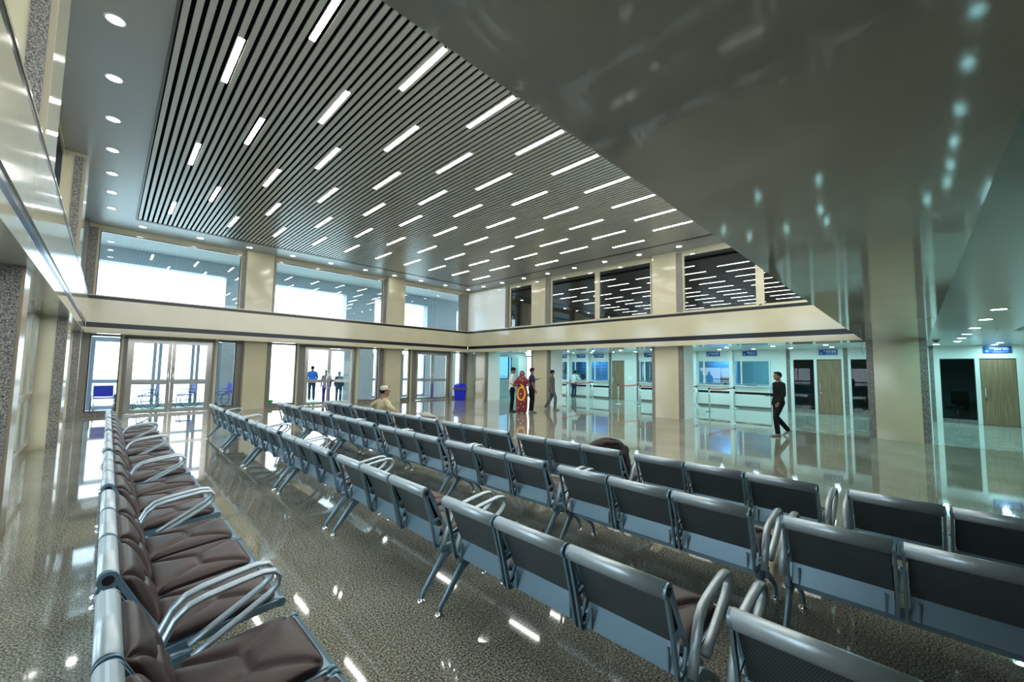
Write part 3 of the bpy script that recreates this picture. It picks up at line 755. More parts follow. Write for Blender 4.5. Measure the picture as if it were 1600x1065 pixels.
# ================================================================== OBJECTS
# queue stanchions (post with base; belt is a part)
def stanchion(x, y, label, to=None, h=1.0):
    r = empty('queue_post', (x, y, 0)); tag(r, label, 'barrier post', 'queue barrier posts')
    MB().lathe([(.17, 0), (.17, .012), (.13, .028), (.04, .038)], n=28).build('base', CHROME, r, smooth=True)
    MB().lathe([(.03, .03), (.03, h - .06)], n=18).build('post', CHROME, r, smooth=True)
    MB().lathe([(.035, h - .06), (.035, h), (.02, h + .01)], n=18).build('cap', RUB, r, smooth=True)
    if to:
        dx, dy = to[0] - x, to[1] - y; l = math.hypot(dx, dy); N = 12; pts = []
        for i in range(N + 1):
            t = .0 + i / N; s_ = -.05 * 4 * t * (1 - t)
            a = .035 / l + t * (1 - .07 / l)
            pts.append((dx * a, dy * a, h - .035 + s_))
        m_ = MB(); rs = []
        nx, ny = -dy / l * .002, dx / l * .002
        for p_ in pts: rs.append([(p_[0] - nx, p_[1] - ny, p_[2] - .025), (p_[0] + nx, p_[1] + ny, p_[2] - .025), (p_[0] + nx, p_[1] + ny, p_[2] + .025), (p_[0] - nx, p_[1] - ny, p_[2] + .025)])
        m_.rings(rs).build('belt', BELT, r)
    return r
stanchion(18.18, 13.76, 'chrome queue post with red belt beside the man in white at the counter', (20.8, 13.83))
stanchion(20.8, 13.83, 'chrome queue post close to the counter beside the wooden door')
stanchion(17.6, 15.7, 'chrome queue post partly behind the man in grey', (18.18, 13.8))
stanchion(18.33, 10.63, 'chrome queue post with round base standing before the notice panel', (20.02, 10.4))
stanchion(20.02, 10.4, 'chrome queue post close to the counter beyond the notice panel')
stanchion(18.07, 9.3, 'chrome queue post with red belt running behind the marble pillar', (20.7, 8.9))
stanchion(20.78, 8.9, 'chrome queue post hidden near the counter behind the pillar')
stanchion(18.11, 6.18, 'chrome queue post with red belt before the pale blue board counter', (20.9, 6.01))
stanchion(20.9, 6.01, 'chrome queue post against the white fin between two counters')
stanchion(17.9, 8.3, 'chrome queue post with short red belt emerging from behind the pillar', (20.6, 7.62))
stanchion(20.6, 7.62, 'chrome queue post by the counter with the pale blue board')

# signs
def sign(y0, y1, label, seed, emblem=True):
    r = empty('hanging_sign', (XW - .03, (y0 + y1) / 2, 2.58)); tag(r, label, 'sign', 'blue wall signs')
    hw = (y1 - y0) / 2
    MB().box(0, .03, -hw, hw, -.115, .115).build('board', BLUEP, r)
    random.seed(seed); m_ = MB()
    for z, a, b in ((.05, -.72, .35), (.0, -.45, .35)):
        y = a * hw if z else -.45 * hw
        y = -.82 * hw if z else -.82 * hw
        end = (.45 if z else .15) * hw
        while y < end:
            l = random.uniform(.02, .05); m_.box(-.004, -.0005, y, y + l, z - .017, z + .017); m_.box(-.004, -.0005, y, y + l + .008, z + .017, z + .022); y += l + random.choice((.012, .014, .04))
    m_.box(-.004, -.0005, -.8 * hw, .3 * hw, -.085, -.075)
    m_.build('lettering', LETT, r)
    rr = [(hw * .72 + .045 * math.cos(k * PI / 8), -.05 + .045 * math.sin(k * PI / 8)) for k in range(16)]
    MB().prism(rr, 'x', -.006, -.0005).build('round_emblem', TEAL, r)
    MB().prism([(hw * .72 - .02, -.065), (hw * .72 + .02, -.065), (hw * .72, -.03)], 'x', -.008, -.006).build('emblem_peak', LETT, r)
sign(-2.37, -1.75, 'blue sign with teal emblem over the last wooden door past the wide pillar', 1)
sign(2.19, 2.82, 'blue sign with teal emblem over the wooden door behind the man in black', 2)
sign(5.14, 5.75, 'blue sign over the counter with dark blue glass', 3)
sign(6.76, 7.39, 'blue sign over the counter with the pale blue board', 4)
sign(9.95, 10.75, 'blue sign cut off by the marble pillar', 5)
sign(13.41, 14.08, 'blue sign over the counter beside the granite strip', 6)
sign(14.77, 15.41, 'blue sign over the counter where the man in white stands', 7)
sign(16.08, 16.75, 'blue sign cut off by the pillar behind the man in grey', 8)
nb_ = empty('paper_notice', (XW - .032, 11.6, 1.29)); tag(nb_, 'white paper notice taped to the panel beside the wooden door', 'notice')
MB().box(-.003, 0, -.14, .14, -.11, .11).build('sheet', mat('white_paper', (.9, .93, .93), .6), nb_)
m = MB()
for j in range(5): m.box(-.0045, -.003, -.10, .10 - .03 * (j % 2), .06 - j * .03, .066 - j * .03)
m.build('printed_lines', mat('faint_print', (.55, .65, .68), .6), nb_)

# litter bin
b = empty('litter_bin', (13.25, 17.05, 0), .12); tag(b, 'bright blue plastic swing-top litter bin in the corner by the entrance doors', 'bin')
def frustum(w0, w1, z0, z1): return [[(-w0, -w0 * .8, z0), (w0, -w0 * .8, z0), (w0, w0 * .8, z0), (-w0, w0 * .8, z0)], [(-w1, -w1 * .8, z1), (w1, -w1 * .8, z1), (w1, w1 * .8, z1), (-w1, w1 * .8, z1)]]
MB().rings(frustum(.22, .26, 0, .56)).build('body', BINB, b, bevel=.02)
MB().rings(frustum(.30, .31, .56, .66)).build('collar', mat('grey_plastic', (.10, .11, .12), .5), b, bevel=.015)
MB().rings([frustum(.27, .25, .66, .80)[0], frustum(.27, .25, .66, .80)[1], frustum(.2, .17, .8, .89)[1]]).build('lid', BINB, b, bevel=.02)

# teal chair
def teal_chair(x, y, rz, label):
    c = empty('visitor_chair', (x, y, 0), rz); tag(c, label, 'chair')
    m_ = MB(); m_.rings([[(-.22 + .0, -.22, .43), (.22, -.22, .43), (.22, .22, .45), (-.22, .22, .45)], [(-.23, -.23, .47), (.23, -.23, .47), (.23, .23, .49), (-.23, .23, .49)]]).build('seat', mat('chair_seat_teal', (.01, .16, .17), .5), c, bevel=.02)
    MB().rings([[(-.21, -.24, .50), (.21, -.24, .50), (.21, -.20, .50), (-.21, -.20, .50)], [(-.22, -.33, .84), (.22, -.33, .84), (.22, -.29, .84), (-.22, -.29, .84)]]).build('backrest', TEALP, c, bevel=.02)
    for sx in (-1, 1):
        MB().sweep([(sx * .2, -.26, .6), (sx * .21, -.2, .44), (sx * .21, .2, .43), (sx * .22, .22, .0)], .011, 8).build('leg', CHROME, c, smooth=True)
        MB().sweep([(sx * .2, -.1, .43), (sx * .22, -.25, .0)], .011, 8).build('leg', CHROME, c, smooth=True)
        MB().sweep([(sx * .24, -.22, .5), (sx * .25, -.2, .64), (sx * .25, .16, .64), (sx * .24, .2, .45)], .012, 8).build('armrest', RUB, c, smooth=True)
teal_chair(15.50, 17.45, -PI / 2 - .3, 'teal plastic visitor chair against the pale panel beside the bin')
teal_chair(10.35, 19.9, PI / 2 + .6, 'teal visitor chair outside on the porch behind the seated man')

# wheelchairs outside
def wheel(m_, x, y, r, t=.012):
    m_.sweep([(x, y + r * math.cos(a), r + r * math.sin(a)) for a in [2 * PI * k / 28 for k in range(28)]], t, 6, ref=(1, 0, 0), closed=True)
    for k in range(8):
        a = 2 * PI * k / 8; m_.sweep([(x, y, r), (x, y + r * math.cos(a), r + r * math.sin(a))], .003, 4, ref=(1, 0, 0))
def wheelchair(x, y, rz, label):
    c = empty('wheelchair', (x, y, .002 if x < .3 else .010), rz); tag(c, label, 'wheelchair', 'wheelchairs parked on the porch')
    for sx in (-1, 1):
        m_ = MB(); wheel(m_, sx * .29, -.12, .30); m_.build('rear_wheel', RUB, c)
        m_ = MB(); wheel(m_, sx * .24, .38, .09, .014); m_.build('front_wheel', RUB, c)
        MB().sweep([(sx * .24, -.42, .92), (sx * .24, -.30, .90), (sx * .24, -.26, .50), (sx * .24, .22, .48), (sx * .24, .34, .34), (sx * .2, .52, .12)], .012, 8).sweep([(sx * .24, -.27, .70), (sx * .25, .12, .70), (sx * .24, .16, .48)], .012, 8).sweep([(sx * .24, -.25, .3), (sx * .24, .36, .26), (sx * .24, .38, .09)], .011, 8).build('frame', STEEL, c, smooth=True)
        MB().box(sx * .2 - .08, sx * .2 + .08, .48, .62, .09, .105).build('footrest', RUB, c)
    MB().box(-.23, .23, -.24, .22, .475, .50).build('seat', CLOTHB, c)
    MB().rings([[(-.23, -.26, .52), (.23, -.26, .52), (.23, -.245, .52), (-.23, -.245, .52)], [(-.23, -.32, .90), (.23, -.32, .90), (.23, -.305, .90), (-.23, -.305, .90)]]).build('backrest', CLOTHB, c)
wheelchair(-.05, 19.45, PI + .05, 'blue wheelchair facing away behind the narrow window in the corner')
wheelchair(1.05, 20.0, PI / 2 - .2, 'blue wheelchair outside the first leaf of the closed glass doors')
wheelchair(2.15, 20.0, PI / 2 + .1, 'blue wheelchair outside the second leaf of the closed glass doors')
wheelchair(3.30, 19.7, PI / 2 + .3, 'blue wheelchair half hidden behind the door jamb beside the pillar')
for i, (a, b, c_, d_) in enumerate(((.4, 3.0, 19.0, 20.3), (4.9, 8.3, 19.4, 20.4), (10.6, 13.2, 19.1, 20.2))):
    tag(MB().box(a, b, c_, d_, -.0095, -.003).build('door_mat', GREEN), 'green mat on the porch floor %s' % ('under the wheelchairs', 'beside the man in the blue shirt', 'outside the doors beside the bin')[i], 'mat')
gb = empty('green_bucket', (4.75, 18.78, -.01)); tag(gb, 'small green bucket at the foot of the porch window', 'bucket')
MB().lathe([(.10, 0), (.14, .26), (.15, .27), (.13, .26), (.09, .02)], n=18).build('pail', mat('green_plastic', (.02, .6, .12), .4), gb, smooth=True)

# ceiling fittings
o = empty('security_camera', (17.3, -.52, ZL)); tag(o, 'small black dome security camera on the low ceiling beside the wide pillar', 'camera')
MB().lathe([(.09, 0), (.09, -.03), (.075, -.04)], n=20).build('housing', mat('pale_housing', (.35, .38, .38), .4), o, smooth=True)
MB().ellipsoid((0, 0, -.04), (.07, .07, .06)).build('dome', RUB, o, smooth=True)
o = empty('sprinkler', (13.9, -1.36, ZL)); tag(o, 'small sprinkler head hanging from the low ceiling', 'sprinkler')
MB().lathe([(.03, 0), (.03, -.006), (.008, -.008), (.008, -.05), (.02, -.052), (.02, -.056)], n=12).build('head', RIM, o)
# loose wire at the wide pillar
tag(MB().sweep([(14.36, .93, 2.56), (14.30, .95, 2.48), (14.29, .96, 2.36), (14.36, .94, 2.20)], .005, 6).build('loose_wire', mat('grey_wire', (.3, .33, .33), .5)), 'thin loose wire hanging at the top of the wide pillar', 'wire')
# office furniture behind dark glass
oc = empty('office_chair', (22.2, -1.1, 0), 1.2); tag(oc, 'black office chair behind the dark glass beside the last wooden door', 'chair')
MB().box(-.25, .25, -.25, .25, .45, .54).build('seat', RUB, oc, bevel=.03); MB().box(-.24, .24, -.30, -.24, .6, 1.1).build('backrest', RUB, oc, bevel=.03)
MB().lathe([(.03, .05), (.03, .45)], n=10).build('column', CHROME, oc)
for k in range(5):
    a = 2 * PI * k / 5; MB().sweep([(0, 0, .08), (.28 * math.cos(a), .28 * math.sin(a), .04)], .02, 6).build('leg', CHROME, oc)
for i, (a, b) in enumerate(((-2.2, -1.1), (.6, 1.6), (2.4, 3.6))):
    dk = empty('desk', (23.2, (a + b) / 2, 0)); tag(dk, 'brown office desk behind the dark glass, %s' % ('by the last wooden door', 'beside the wide pillar', 'behind the man in black')[i], 'desk')
    hb = (b - a) / 2
    MB().box(-.35, .35, -hb, hb, .72, .76).build('desktop', mat('desk_top', (.4, .42, .4), .4), dk)
    MB().box(-.33, -.30, -hb + .05, hb - .05, .1, .72).box(-.33, .3, -hb + .03, -hb + .06, 0, .72).box(-.33, .3, hb - .06, hb - .03, 0, .72).build('modesty_panel', WOOD, dk)
# monitor and papers on counters
def monitor(x, y, label, z=1.066):
    r = empty('computer_monitor', (x, y, z)); tag(r, label, 'monitor')
    MB().box(-.02, .02, -.22, .22, .10, .38).build('screen', RUB, r, bevel=.006)
    MB().box(-.09, .09, -.10, .10, 0, .012).box(-.02, .02, -.03, .03, .012, .12).build('stand', RUB, r)
monitor(21.68, 6.62, 'black monitor on the counter below the pale blue board')
monitor(21.68, 15.1, 'black monitor beside the clerk talking to the man in white')

# dark jacket slumped over the back of a bench
jb = empty('jacket', (4.16, 2.50, 0)); tag(jb, 'dark brown jacket slung over the bench back near the row end', 'jacket')
m = MB()
random.seed(4)
for (c_, r_) in (((-.02, .19, .775), (.10, .09, .045)), ((.0, .10, .80), (.13, .11, .055)), ((.06, .02, .77), (.15, .13, .09)), ((.10, -.05, .68), (.15, .10, .13)), ((.14, -.06, .56), (.13, .09, .14)), ((.12, .10, .64), (.12, .16, .12)), ((.2, -.02, .50), (.14, .14, .08)), ((-.01, .05, .835), (.09, .14, .03))):
    m.ellipsoid(c_, r_)
jo = m.build('cloth', mat('dark_brown_cloth', (.016, .011, .010), .75, noise=(14, .3, (.034, .022, .020)), bump=.5), jb, smooth=True)
rm = jo.modifiers.new('r', 'REMESH'); rm.mode = 'VOXEL'; rm.voxel_size = .012; rm.use_smooth_shade = True
tx = bpy.data.textures.new('folds', 'CLOUDS'); tx.noise_scale = .09
dm = jo.modifiers.new('d', 'DISPLACE'); dm.texture = tx; dm.strength = .045; dm.texture_coords = 'LOCAL'
MB().sweep([(-.04, .20, .815), (.0, .08, .87), (.08, -.02, .85), (.16, -.10, .74), (.20, -.12, .60)], .012, 8).build('collar_edge', RUB, jb, smooth=True)

# ================================================================== PEOPLE
def remesh(o, v, sm=3):
    r = o.modifiers.new('fuse', 'REMESH'); r.mode = 'VOXEL'; r.voxel_size = v; r.use_smooth_shade = True
    s = o.modifiers.new('soften', 'SMOOTH'); s.iterations = sm; s.factor = .5
SKIN = [mat('skin_a', (.20, .105, .065), .55), mat('skin_b', (.27, .15, .10), .55)]
HAIR = mat('black_hair', (.006, .005, .005), .7, spec=.15)
def person(name_label, x, y, rz, P, top, bottom, shoe, skin=0, top_long=False, mask=False, cap=None, hair=True, s=1.0, skirt=None, topcol2=None, hair_len=0, seat=False, collar=None):
    """local frame: +y is forward, +x is the person's right; P maps joint names to positions"""
    J = dict(hip=(0, 0, .93), waist=(0, 0, 1.06), chest=(0, .0, 1.28), neck=(0, -.01, 1.44), head=(0, .02, 1.585),
             sr=(.165, -.01, 1.365), sl=(-.165, -.01, 1.365), er=(.215, -.03, 1.10), el=(-.215, -.03, 1.10), wr=(.225, .06, .86), wl=(-.225, .06, .86),
             hr=(.09, 0, .90), hl=(-.09, 0, .90), kr=(.10, .02, .49), kl=(-.10, .02, .49), ar=(.10, -.02, .08), al=(-.10, -.02, .08))
    J.update(P); J = {k: Vector(v) for k, v in J.items() if isinstance(v, tuple)}
    r = empty('person', (x, y, -.003 if y > 18.6 else 0), rz); r.scale = (s, s, s); tag(r, name_label, 'person')
    hd = J['head']; face = Vector(P.get('face', (0, 1, 0))).normalized()
    ang = math.atan2(-face.x, face.y); R = Matrix.Rotation(ang, 3, 'Z') @ Matrix.Rotation(math.asin(max(-1, min(1, face.z))), 3, 'X')
    b = MB()
    def limb(m_, pts, rad, n_=12): m_.sweep(pts, rad, n_, ref=(0, 0, 1) if abs((Vector(pts[-1]) - Vector(pts[0])).normalized().z) < .8 else (1, 0, 0))
    def dome(m_, p, rr): m_.ellipsoid(p, (rr, rr, rr), 10, 7)
    # body
    limb(b, [J['hip'] + Vector((0, 0, -.08)), J['hip'], J['waist'], J['chest'], (J['chest'] + J['neck']) / 2 + Vector((0, 0, .02)), J['neck']], [(.13, .10), (.155, .11), (.13, .095), (.165, .11), (.14, .09), (.06, .06)], 18)
    limb(b, [J['neck'] - Vector((0, 0, .05)), J['neck'] + Vector((0, 0, .03)), hd - Vector((0, 0, .05))], [.062, .056, .055])
    b.ellipsoid(hd, (.074, .092, .112), 18, 12, rot=R)
    b.ellipsoid(hd + R @ Vector((0, .035, -.065)), (.05, .055, .045), 12, 8, rot=R)
    b.ellipsoid(hd + R @ Vector((0, .098, -.012)), (.013, .018, .024), 8, 6, rot=R)
    for q in (-1, 1):
        b.ellipsoid(hd + R @ Vector((q * .076, -.005, -.01)), (.010, .020, .030), 8, 6, rot=R)
        b.ellipsoid(hd + R @ Vector((q * .03, .083, .022)), (.02, .012, .010), 8, 6, rot=R)
    for sd, q in (('r', 1), ('l', -1)):
        S_, E_, W_ = J['s' + sd], J['e' + sd], J['w' + sd]
        dome(b, S_, .05); limb(b, [S_, (S_ + E_) / 2, E_], [.048, .045, .040]); dome(b, E_, .041); limb(b, [E_, (E_ + W_) / 2 * .6 + E_ * .4, W_], [.040, .037, .026])
        d = (W_ - E_).normalized(); hdv = Vector(P.get('hand_' + sd, tuple(d))).normalized()
        side = hdv.cross(Vector((0, 0, 1)));
        if side.length < .2: side = hdv.cross(Vector((1, 0, 0)))
        side.normalize(); nrm = side.cross(hdv)
        if abs(hdv.z) > .8: side, nrm = Vector((0, 1, 0)), Vector((-q, 0, 0))
        palm = W_ + hdv * .05
        b.sweep([W_ - hdv * .01, W_ + hdv * .03, W_ + hdv * .085], [(.024, .018), (.036, .015), (.038, .013)], 10, ref=tuple(side))
        ln = [.062, .075, .070, .055]
        for k in range(4):
            base = W_ + hdv * .08 + side * (.027 - .018 * k)
            c1 = base + hdv * ln[k] * .5 + nrm * -.004; c2 = base + hdv * ln[k] * .9 + nrm * -.018
            b.sweep([base, c1, c2], [.0085, .008, .0065], 6)
        tb = W_ + hdv * .03 + side * .030
        b.sweep([tb, tb + side * .022 + hdv * .022, tb + side * .028 + hdv * .05], [.010, .009, .0075], 6)
        Hh, K, A = J['h' + sd], J['k' + sd], J['a' + sd]
        limb(b, [Hh, (Hh + K) / 2, K], [.085, .072, .052]); dome(b, K, .052); limb(b, [K, K * .65 + A * .35, A], [.050, .052, .034])
        ft = Vector(P.get('foot_' + sd, (0, 1, 0))).normalized()
        b.sweep([A - ft * .05 - Vector((0, 0, .035)), A + ft * .03 - Vector((0, 0, .03)), A + ft * .17 - Vector((0, 0, .055))], [(.032, .035), (.036, .035), (.032, .018)], 8, ref=(1, 0, 0))
    bo = b.build('body', SKIN[skin], r); remesh(bo, .0085, 2)
    # eyes
    for q in (-1, 1): pass
    # top garment
    t = MB()
    ex = .012
    zb = J['hip'] + (J['hip'] - J['waist']).normalized() * P.get('hem', .06)
    limb(t, [zb, J['hip'], J['waist'], J['chest'], (J['chest'] + J['neck']) / 2 + Vector((0, 0, .02)), J['neck'] - Vector((0, 0, .015))], [(.172, .130), (.172, .128), (.152, .115), (.180, .124), (.140, .100), (.066, .068)], 20)
    for sd in 'rl':
        S_, E_, W_ = J['s' + sd], J['e' + sd], J['w' + sd]
        dome(t, S_, .060); limb(t, [J['neck'] - Vector((0, 0, .03)), (J['neck'] + S_) / 2 + Vector((0, 0, -.012)), S_ + Vector((0, 0, .004))], [.055, .058, .055])
        if top_long: limb(t, [S_, (S_ + E_) / 2, E_], [.060, .059, .053]); dome(t, E_, .053); limb(t, [E_, (E_ + W_) / 2, W_], [.054, .047, .036])
        else: limb(t, [S_, (S_ + E_) / 2, S_ * .22 + E_ * .78], [.061, .064, .062])
    to = t.build('shirt' if not P.get('jacket') else 'jacket', top, r); remesh(to, .012, 3)
    if collar: MB().sweep([J['neck'] + Vector((.065 * math.cos(a), .065 * math.sin(a) + .005, -.01 - .02 * math.sin(a))) for a in [2 * PI * k / 16 for k in range(16)]], .013, 8, closed=True, ref=(0, 0, 1)).build('collar', collar, r, smooth=True)
    # bottom
    g = MB()
    if skirt:
        hz = J['hip']
        rs = []
        for z_, rx, ry in skirt: rs.append([(hz.x + rx * math.cos(2 * PI * k / 28) * (1 + .03 * math.sin(7 * k)), hz.y + ry * math.sin(2 * PI * k / 28) * (1 + .03 * math.cos(5 * k)), z_) for k in range(28)])
        g.rings(rs)
    else:
        limb(g, [J['waist'] - (J['waist'] - J['hip']) * .3, J['hip'], J['hip'] + Vector((0, 0, -.07 if not seat else -.02))], [(.150, .110), (.165, .122), (.150, .115)], 18)
        for sd in 'rl':
            Hh, K, A = J['h' + sd], J['k' + sd], J['a' + sd]
            dome(g, Hh, .095); limb(g, [Hh, (Hh + K) / 2, K], [.098, .085, .068]); dome(g, K, .068); limb(g, [K, (K + A) / 2, A + (A - K).normalized() * .01], [.068, .066, .060])
    go = g.build('sari_skirt' if skirt else 'trousers', bottom, r); remesh(go, .012, 3)
    for sd in 'rl':
        A = J['a' + sd]; ft = Vector(P.get('foot_' + sd, (0, 1, 0))).normalized(); up_ = Vector((0, 0, 1))
        m_ = MB().sweep([A - ft * .075 - up_ * .05, A - ft * .03 - up_ * .035, A + ft * .06 - up_ * .04, A + ft * .15 - up_ * .055, A + ft * .20 - up_ * .062], [(.030, .028), (.043, .042), (.044, .036), (.044, .022), (.030, .014)], 12, ref=(1, 0, 0))
        m_.build('shoe', shoe, r, smooth=True)
    if hair:
        h = MB()
        h.ellipsoid(hd + R @ Vector((0, -.018, .028)), (.083, .095, .098), 18, 12, rot=R)
        h.ellipsoid(hd + R @ Vector((0, .045, .085)), (.062, .045, .030), 12, 8, rot=R)
        if hair_len: h.ellipsoid(hd + R @ Vector((0, -.07, -.10)), (.075, .045, .17), 14, 10, rot=R)
        # keep the face free: drop vertices in front of the face below the hairline
        Ri = R.transposed()
        bad = set(i for i, v in enumerate(h.v) if (Ri @ (Vector(v) - hd)).y > .045 and (Ri @ (Vector(v) - hd)).z < .045)
        for i in bad:
            v = Ri @ (Vector(h.v[i]) - hd); v.y = .03; v *= .88; h.v[i] = tuple(hd + R @ v)
        ho = h.build('hair', HAIR, r, smooth=True)
    if mask: MB().ellipsoid(hd + R @ Vector((0, .058, -.045)), (.058, .052, .048), 14, 9, rot=R).build('face_mask', mat('white_mask', (.8, .85, .85), .7), r, smooth=True)
    m_ = MB()
    for q in (-1, 1): m_.ellipsoid(hd + R @ Vector((q * .03, .088, .010)), (.012, .006, .006), 8, 6, rot=R)
    m_.build('eyes', mat('eye_dark', (.02, .015, .015), .3), r, smooth=True)
    if cap: 
        h = MB(); h.lathe([(.094, -.0), (.097, .03), (.092, .065), (.07, .088), (.02, .098)], c=(0, 0, 0), n=22)
        h.v = [tuple(hd + R @ (Vector(v) * 1.0 + Vector((0, -.012, .028)))) for v in h.v]
        h.build('cap', cap, r, smooth=True)
    return r
def cl(name, c, r=.75, c2=None, sc=20): return mat(name, c, r, spec=.2, noise=(sc, .25, c2 or tuple(q * .8 for q in c)))
BLK = cl('black_suit', (.005, .005, .006)); WHT = cl('white_cotton', (.72, .74, .70)); NAVY = cl('navy_cotton', (.02, .03, .07)); GREYU = cl('grey_uniform', (.085, .105, .115))
BLKP = cl('black_trouser', (.006, .006, .007)); JEAN = cl('dark_denim', (.015, .035, .085)); SHOE = mat('dark_shoe', (.03, .03, .03), .4); GSH = mat('grey_shoe', (.16, .17, .17), .5)
# heading helper: local +y forward -> world direction (dx,dy)
def head_to(dx, dy): return math.atan2(-dx, dy)
# man in black walking towards upper-left of the hall, phone held
mb = person('man in a black jacket and black trousers walking with a phone in hand', 12.75, 2.58, head_to(-.72, .70),
       dict(jacket=1, hem=.14, face=(.0, 1, .06), kl=(-.09, .16, .52), al=(-.10, .12, .075), kr=(.09, .03, .50), ar=(.10, -.30, .14), foot_r=(0, 1, -.55), foot_l=(0, 1, .0),
            er=(.22, -.10, 1.12), wr=(.20, .10, 1.05), hand_r=(-.1, 1, .0), el=(-.23, .02, 1.10), wl=(-.24, .17, .89), hip=(0, .02, .93)), BLK, BLKP, GSH, top_long=True, s=1.0)
MB().box(.17, .235, .17, .30, 1.055, 1.066).build('phone', RUB, mb, bevel=.003)
# man in grey uniform walking right
person('man in a grey short-sleeved shirt and grey trousers wearing a white mask', 13.25, 10.8, head_to(.55, -.83),
       dict(hem=.16, face=(-.35, 1, 0), kr=(.09, .16, .52), ar=(.10, .14, .08), kl=(-.09, -.04, .50), al=(-.09, -.28, .12), foot_l=(0, 1, -.3), er=(.22, -.06, 1.11), wr=(.22, -.02, .86), el=(-.22, .0, 1.11), wl=(-.22, .04, .86)),
       GREYU, GREYU, GSH, mask=True, s=.98, collar=WHT)
# group of three
person('man in a white shirt and black trousers standing beside the woman in the red sari', 11.36, 11.30, head_to(.65, -.55),
       dict(hem=.10, face=(-.1, 1, -.35), head=(0, .04, 1.58), er=(.2, -.06, 1.12), wr=(.16, .14, 1.02), el=(-.23, -.02, 1.11), wl=(-.23, .08, .86)), WHT, BLKP, SHOE, top_long=True, s=1.03)
SARI = mat('red_sari', (.13, .005, .012), .6, noise=(3, .3, (.19, .008, .015)))
YEL = mat('yellow_sari', (.72, .36, .01), .6, noise=(8, .2, (.62, .28, .01)))
sw = person('woman in a red and yellow sari with her back turned between two men', 11.32, 10.72, head_to(.75, .55),
       dict(hem=.05, head=(0, .05, 1.40), neck=(0, .0, 1.27), chest=(0, -.01, 1.12), waist=(0, 0, .95), hip=(0, 0, .84), sr=(.16, 0, 1.21), sl=(-.16, 0, 1.21), er=(.27, -.03, 1.02), wr=(.14, .13, .98), el=(-.30, -.02, 1.00), wl=(-.14, .12, .96), hand_l=(.6, .7, 0), hand_r=(-.6, .7, 0), hr=(.08, 0, .8), hl=(-.08, 0, .8), kr=(.08, .02, .45), kl=(-.08, .02, .45)),
       SARI, SARI, SHOE, skirt=[(.03, .19, .17), (.2, .21, .19), (.5, .215, .20), (.75, .215, .18), (.95, .16, .125)], hair=False, s=1.06)
m_ = MB(); m_.ellipsoid((0, .035, 1.41), (.095, .11, .125), 20, 12); m_.sweep([(0, .0, 1.36), (0, -.03, 1.25), (0, -.05, 1.1)], [(.09, .09), (.16, .085), (.18, .085)], 16, ref=(1, 0, 0))
o = m_.build('veil', SARI, sw); remesh(o, .012, 3)
# yellow patterned fall wrapped round the back: ring-shaped band with a tail
m_ = MB(); pts = []
for k in range(26):
    a = 2 * PI * k / 26; u_ = .135 * math.cos(a); v_ = .22 * math.sin(a)
    pts.append((u_, -math.sqrt(max(.001, .235 ** 2 - u_ * u_)) + .027, .70 + v_))
m_.sweep(pts, [(.014, .036 + 0)] * 26, 10, ref=(0, 1, 0), closed=True)
m_.sweep([(.10, -.20, .90), (.04, -.20, .97), (-.04, -.17, 1.06)], [(.012, .05), (.012, .045), (.01, .012)], 10, ref=(0, 1, 0))
o = m_.build('yellow_border', YEL, sw); remesh(o, .010, 3)
m_ = MB()
for px_, pz_ in ((-.02, .70), (.03, 1.18), (.05, 1.30), (-.04, 1.24), (.10, .25), (-.1, .2), (.0, .35), (.12, .45), (.02, 1.44)):
    m_.ellipsoid((px_, -.215 if pz_ < 1 else -.14, pz_), (.018, .02, .022), 8, 6)
m_.build('pale_motifs', mat('motif_pale', (.75, .6, .45), .6), sw, smooth=True)
person('man in a dark blue shirt pointing with an outstretched arm', 11.75, 10.60, head_to(.60, -.35),
       dict(hem=.08, face=(.1, 1, 0), el=(-.24, .12, 1.22), wl=(-.26, .36, 1.28), hand_l=(.0, 1, .1), sl=(-.17, .02, 1.37), er=(.22, -.04, 1.1)), NAVY, BLKP, GSH, mask=True, s=1.02)
# visitor and clerks at the counters
person('man in a white shirt and dark jeans leaning at the ticket counter', 20.90, 15.25, head_to(1, -.1),
       dict(hem=.10, head=(0, .14, 1.55), neck=(0, .10, 1.42), chest=(0, .06, 1.27), er=(.24, .16, 1.12), wr=(.20, .34, 1.09), el=(-.24, .14, 1.12), wl=(-.20, .34, 1.09), sr=(.17, .08, 1.36), sl=(-.17, .08, 1.36)), WHT, JEAN, SHOE, top_long=True, s=1.0)
person('clerk in a white coat behind the glass facing the man in white', 22.35, 15.95, head_to(-1, .1),
       dict(hem=.05, er=(.24, .10, 1.12), wr=(.2, .3, 1.1), el=(-.24, .1, 1.12), wl=(-.1, .22, 1.36), hand_l=(.2, 0, 1)), WHT, BLKP, SHOE, top_long=True, s=.98)
person('clerk in a pale blue shirt behind the glass of the corner counter', 22.3, 17.15, head_to(-1, 0), dict(hem=.05), cl('pale_blue_cotton', (.25, .42, .62)), BLKP, SHOE, top_long=True, s=1.0)
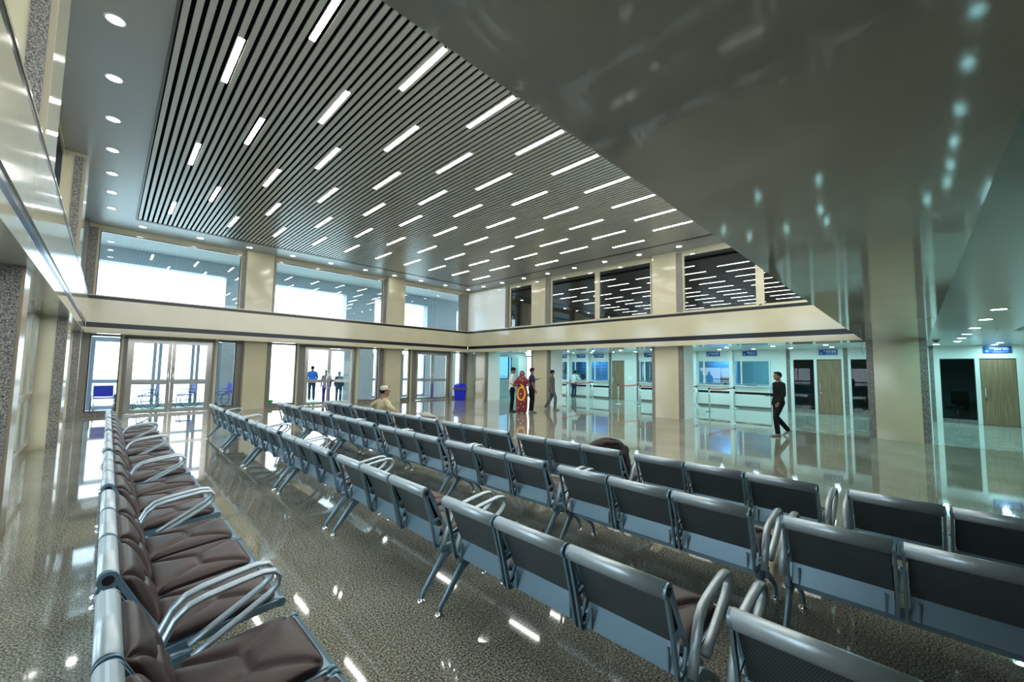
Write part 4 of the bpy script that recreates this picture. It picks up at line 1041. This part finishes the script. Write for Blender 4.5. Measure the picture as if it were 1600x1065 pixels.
# outside
person('man in a bright blue shirt and dark trousers standing on the porch', 7.22, 21.25, head_to(.1, 1), dict(hem=.06, er=(.24, -.02, 1.12), wr=(.18, .14, .98), el=(-.24, -.02, 1.12), wl=(-.18, .14, .98)), cl('bright_blue_cotton', (.03, .16, .65)), JEAN, SHOE, top_long=True, s=1.0)
PURP = cl('purple_cloth', (.05, .02, .30)); 
person('woman with long dark hair in a patterned top and purple trousers in the open doorway', 6.98, 18.75, head_to(.2, 1), dict(hem=.14), mat('patterned_top', (.55, .45, .60), .7, noise=(26, .06, (.25, .12, .35))), PURP, SHOE, hair_len=1, s=.90)
person('person in dark teal clothes standing beyond the open glass door', 7.93, 19.7, head_to(.5, .8), dict(hem=.2), cl('dark_teal_cloth', (.02, .06, .09)), cl('dark_teal_trouser', (.02, .06, .09)), SHOE, top_long=True, s=.85)
# seated man with arms spread along the bench back
sm_ = person('man in a cream tunic and white cap sitting with arms spread along the bench back', 4.28, 8.05, -PI / 2,
       dict(hem=.02, hip=(0, -.02, .54), waist=(0, -.06, .66), chest=(0, -.08, .85), neck=(0, -.08, 1.0), head=(0, -.05, 1.145), face=(.35, 1, .05),
            sr=(.17, -.08, .925), sl=(-.17, -.08, .925), er=(.44, -.17, .865), el=(-.36, -.15, .84), wr=(.70, -.20, .815), wl=(-.30, -.02, .70), hand_r=(1, 0, -.1), hand_l=(.5, .8, -.2),
            hr=(.10, 0, .53), hl=(-.10, 0, .53), kr=(.14, .44, .52), kl=(-.14, .44, .52), ar=(.14, .47, .08), al=(-.14, .47, .08)),
       cl('cream_tunic', (.50, .43, .26)), cl('cream_trousers', (.50, .45, .30)), SHOE, skin=1, top_long=True, cap=mat('knit_cap', (.55, .52, .40), .8, noise=(40, .1, (.4, .37, .28))), s=1.0, seat=True)
wb = empty('cloth_bundle', (4.16, 6.30, 0)); tag(wb, 'pale cloth bundle on the bench back beside the seated man', 'bundle')
m_ = MB(); m_.ellipsoid((0, 0, .795), (.07, .26, .035)); m_.ellipsoid((.05, .12, .80), (.08, .14, .05)); m_.ellipsoid((.08, -.06, .73), (.06, .18, .07))
o = m_.build('cloth', cl('pale_cloth', (.38, .37, .31)), wb); remesh(o, .012, 3)
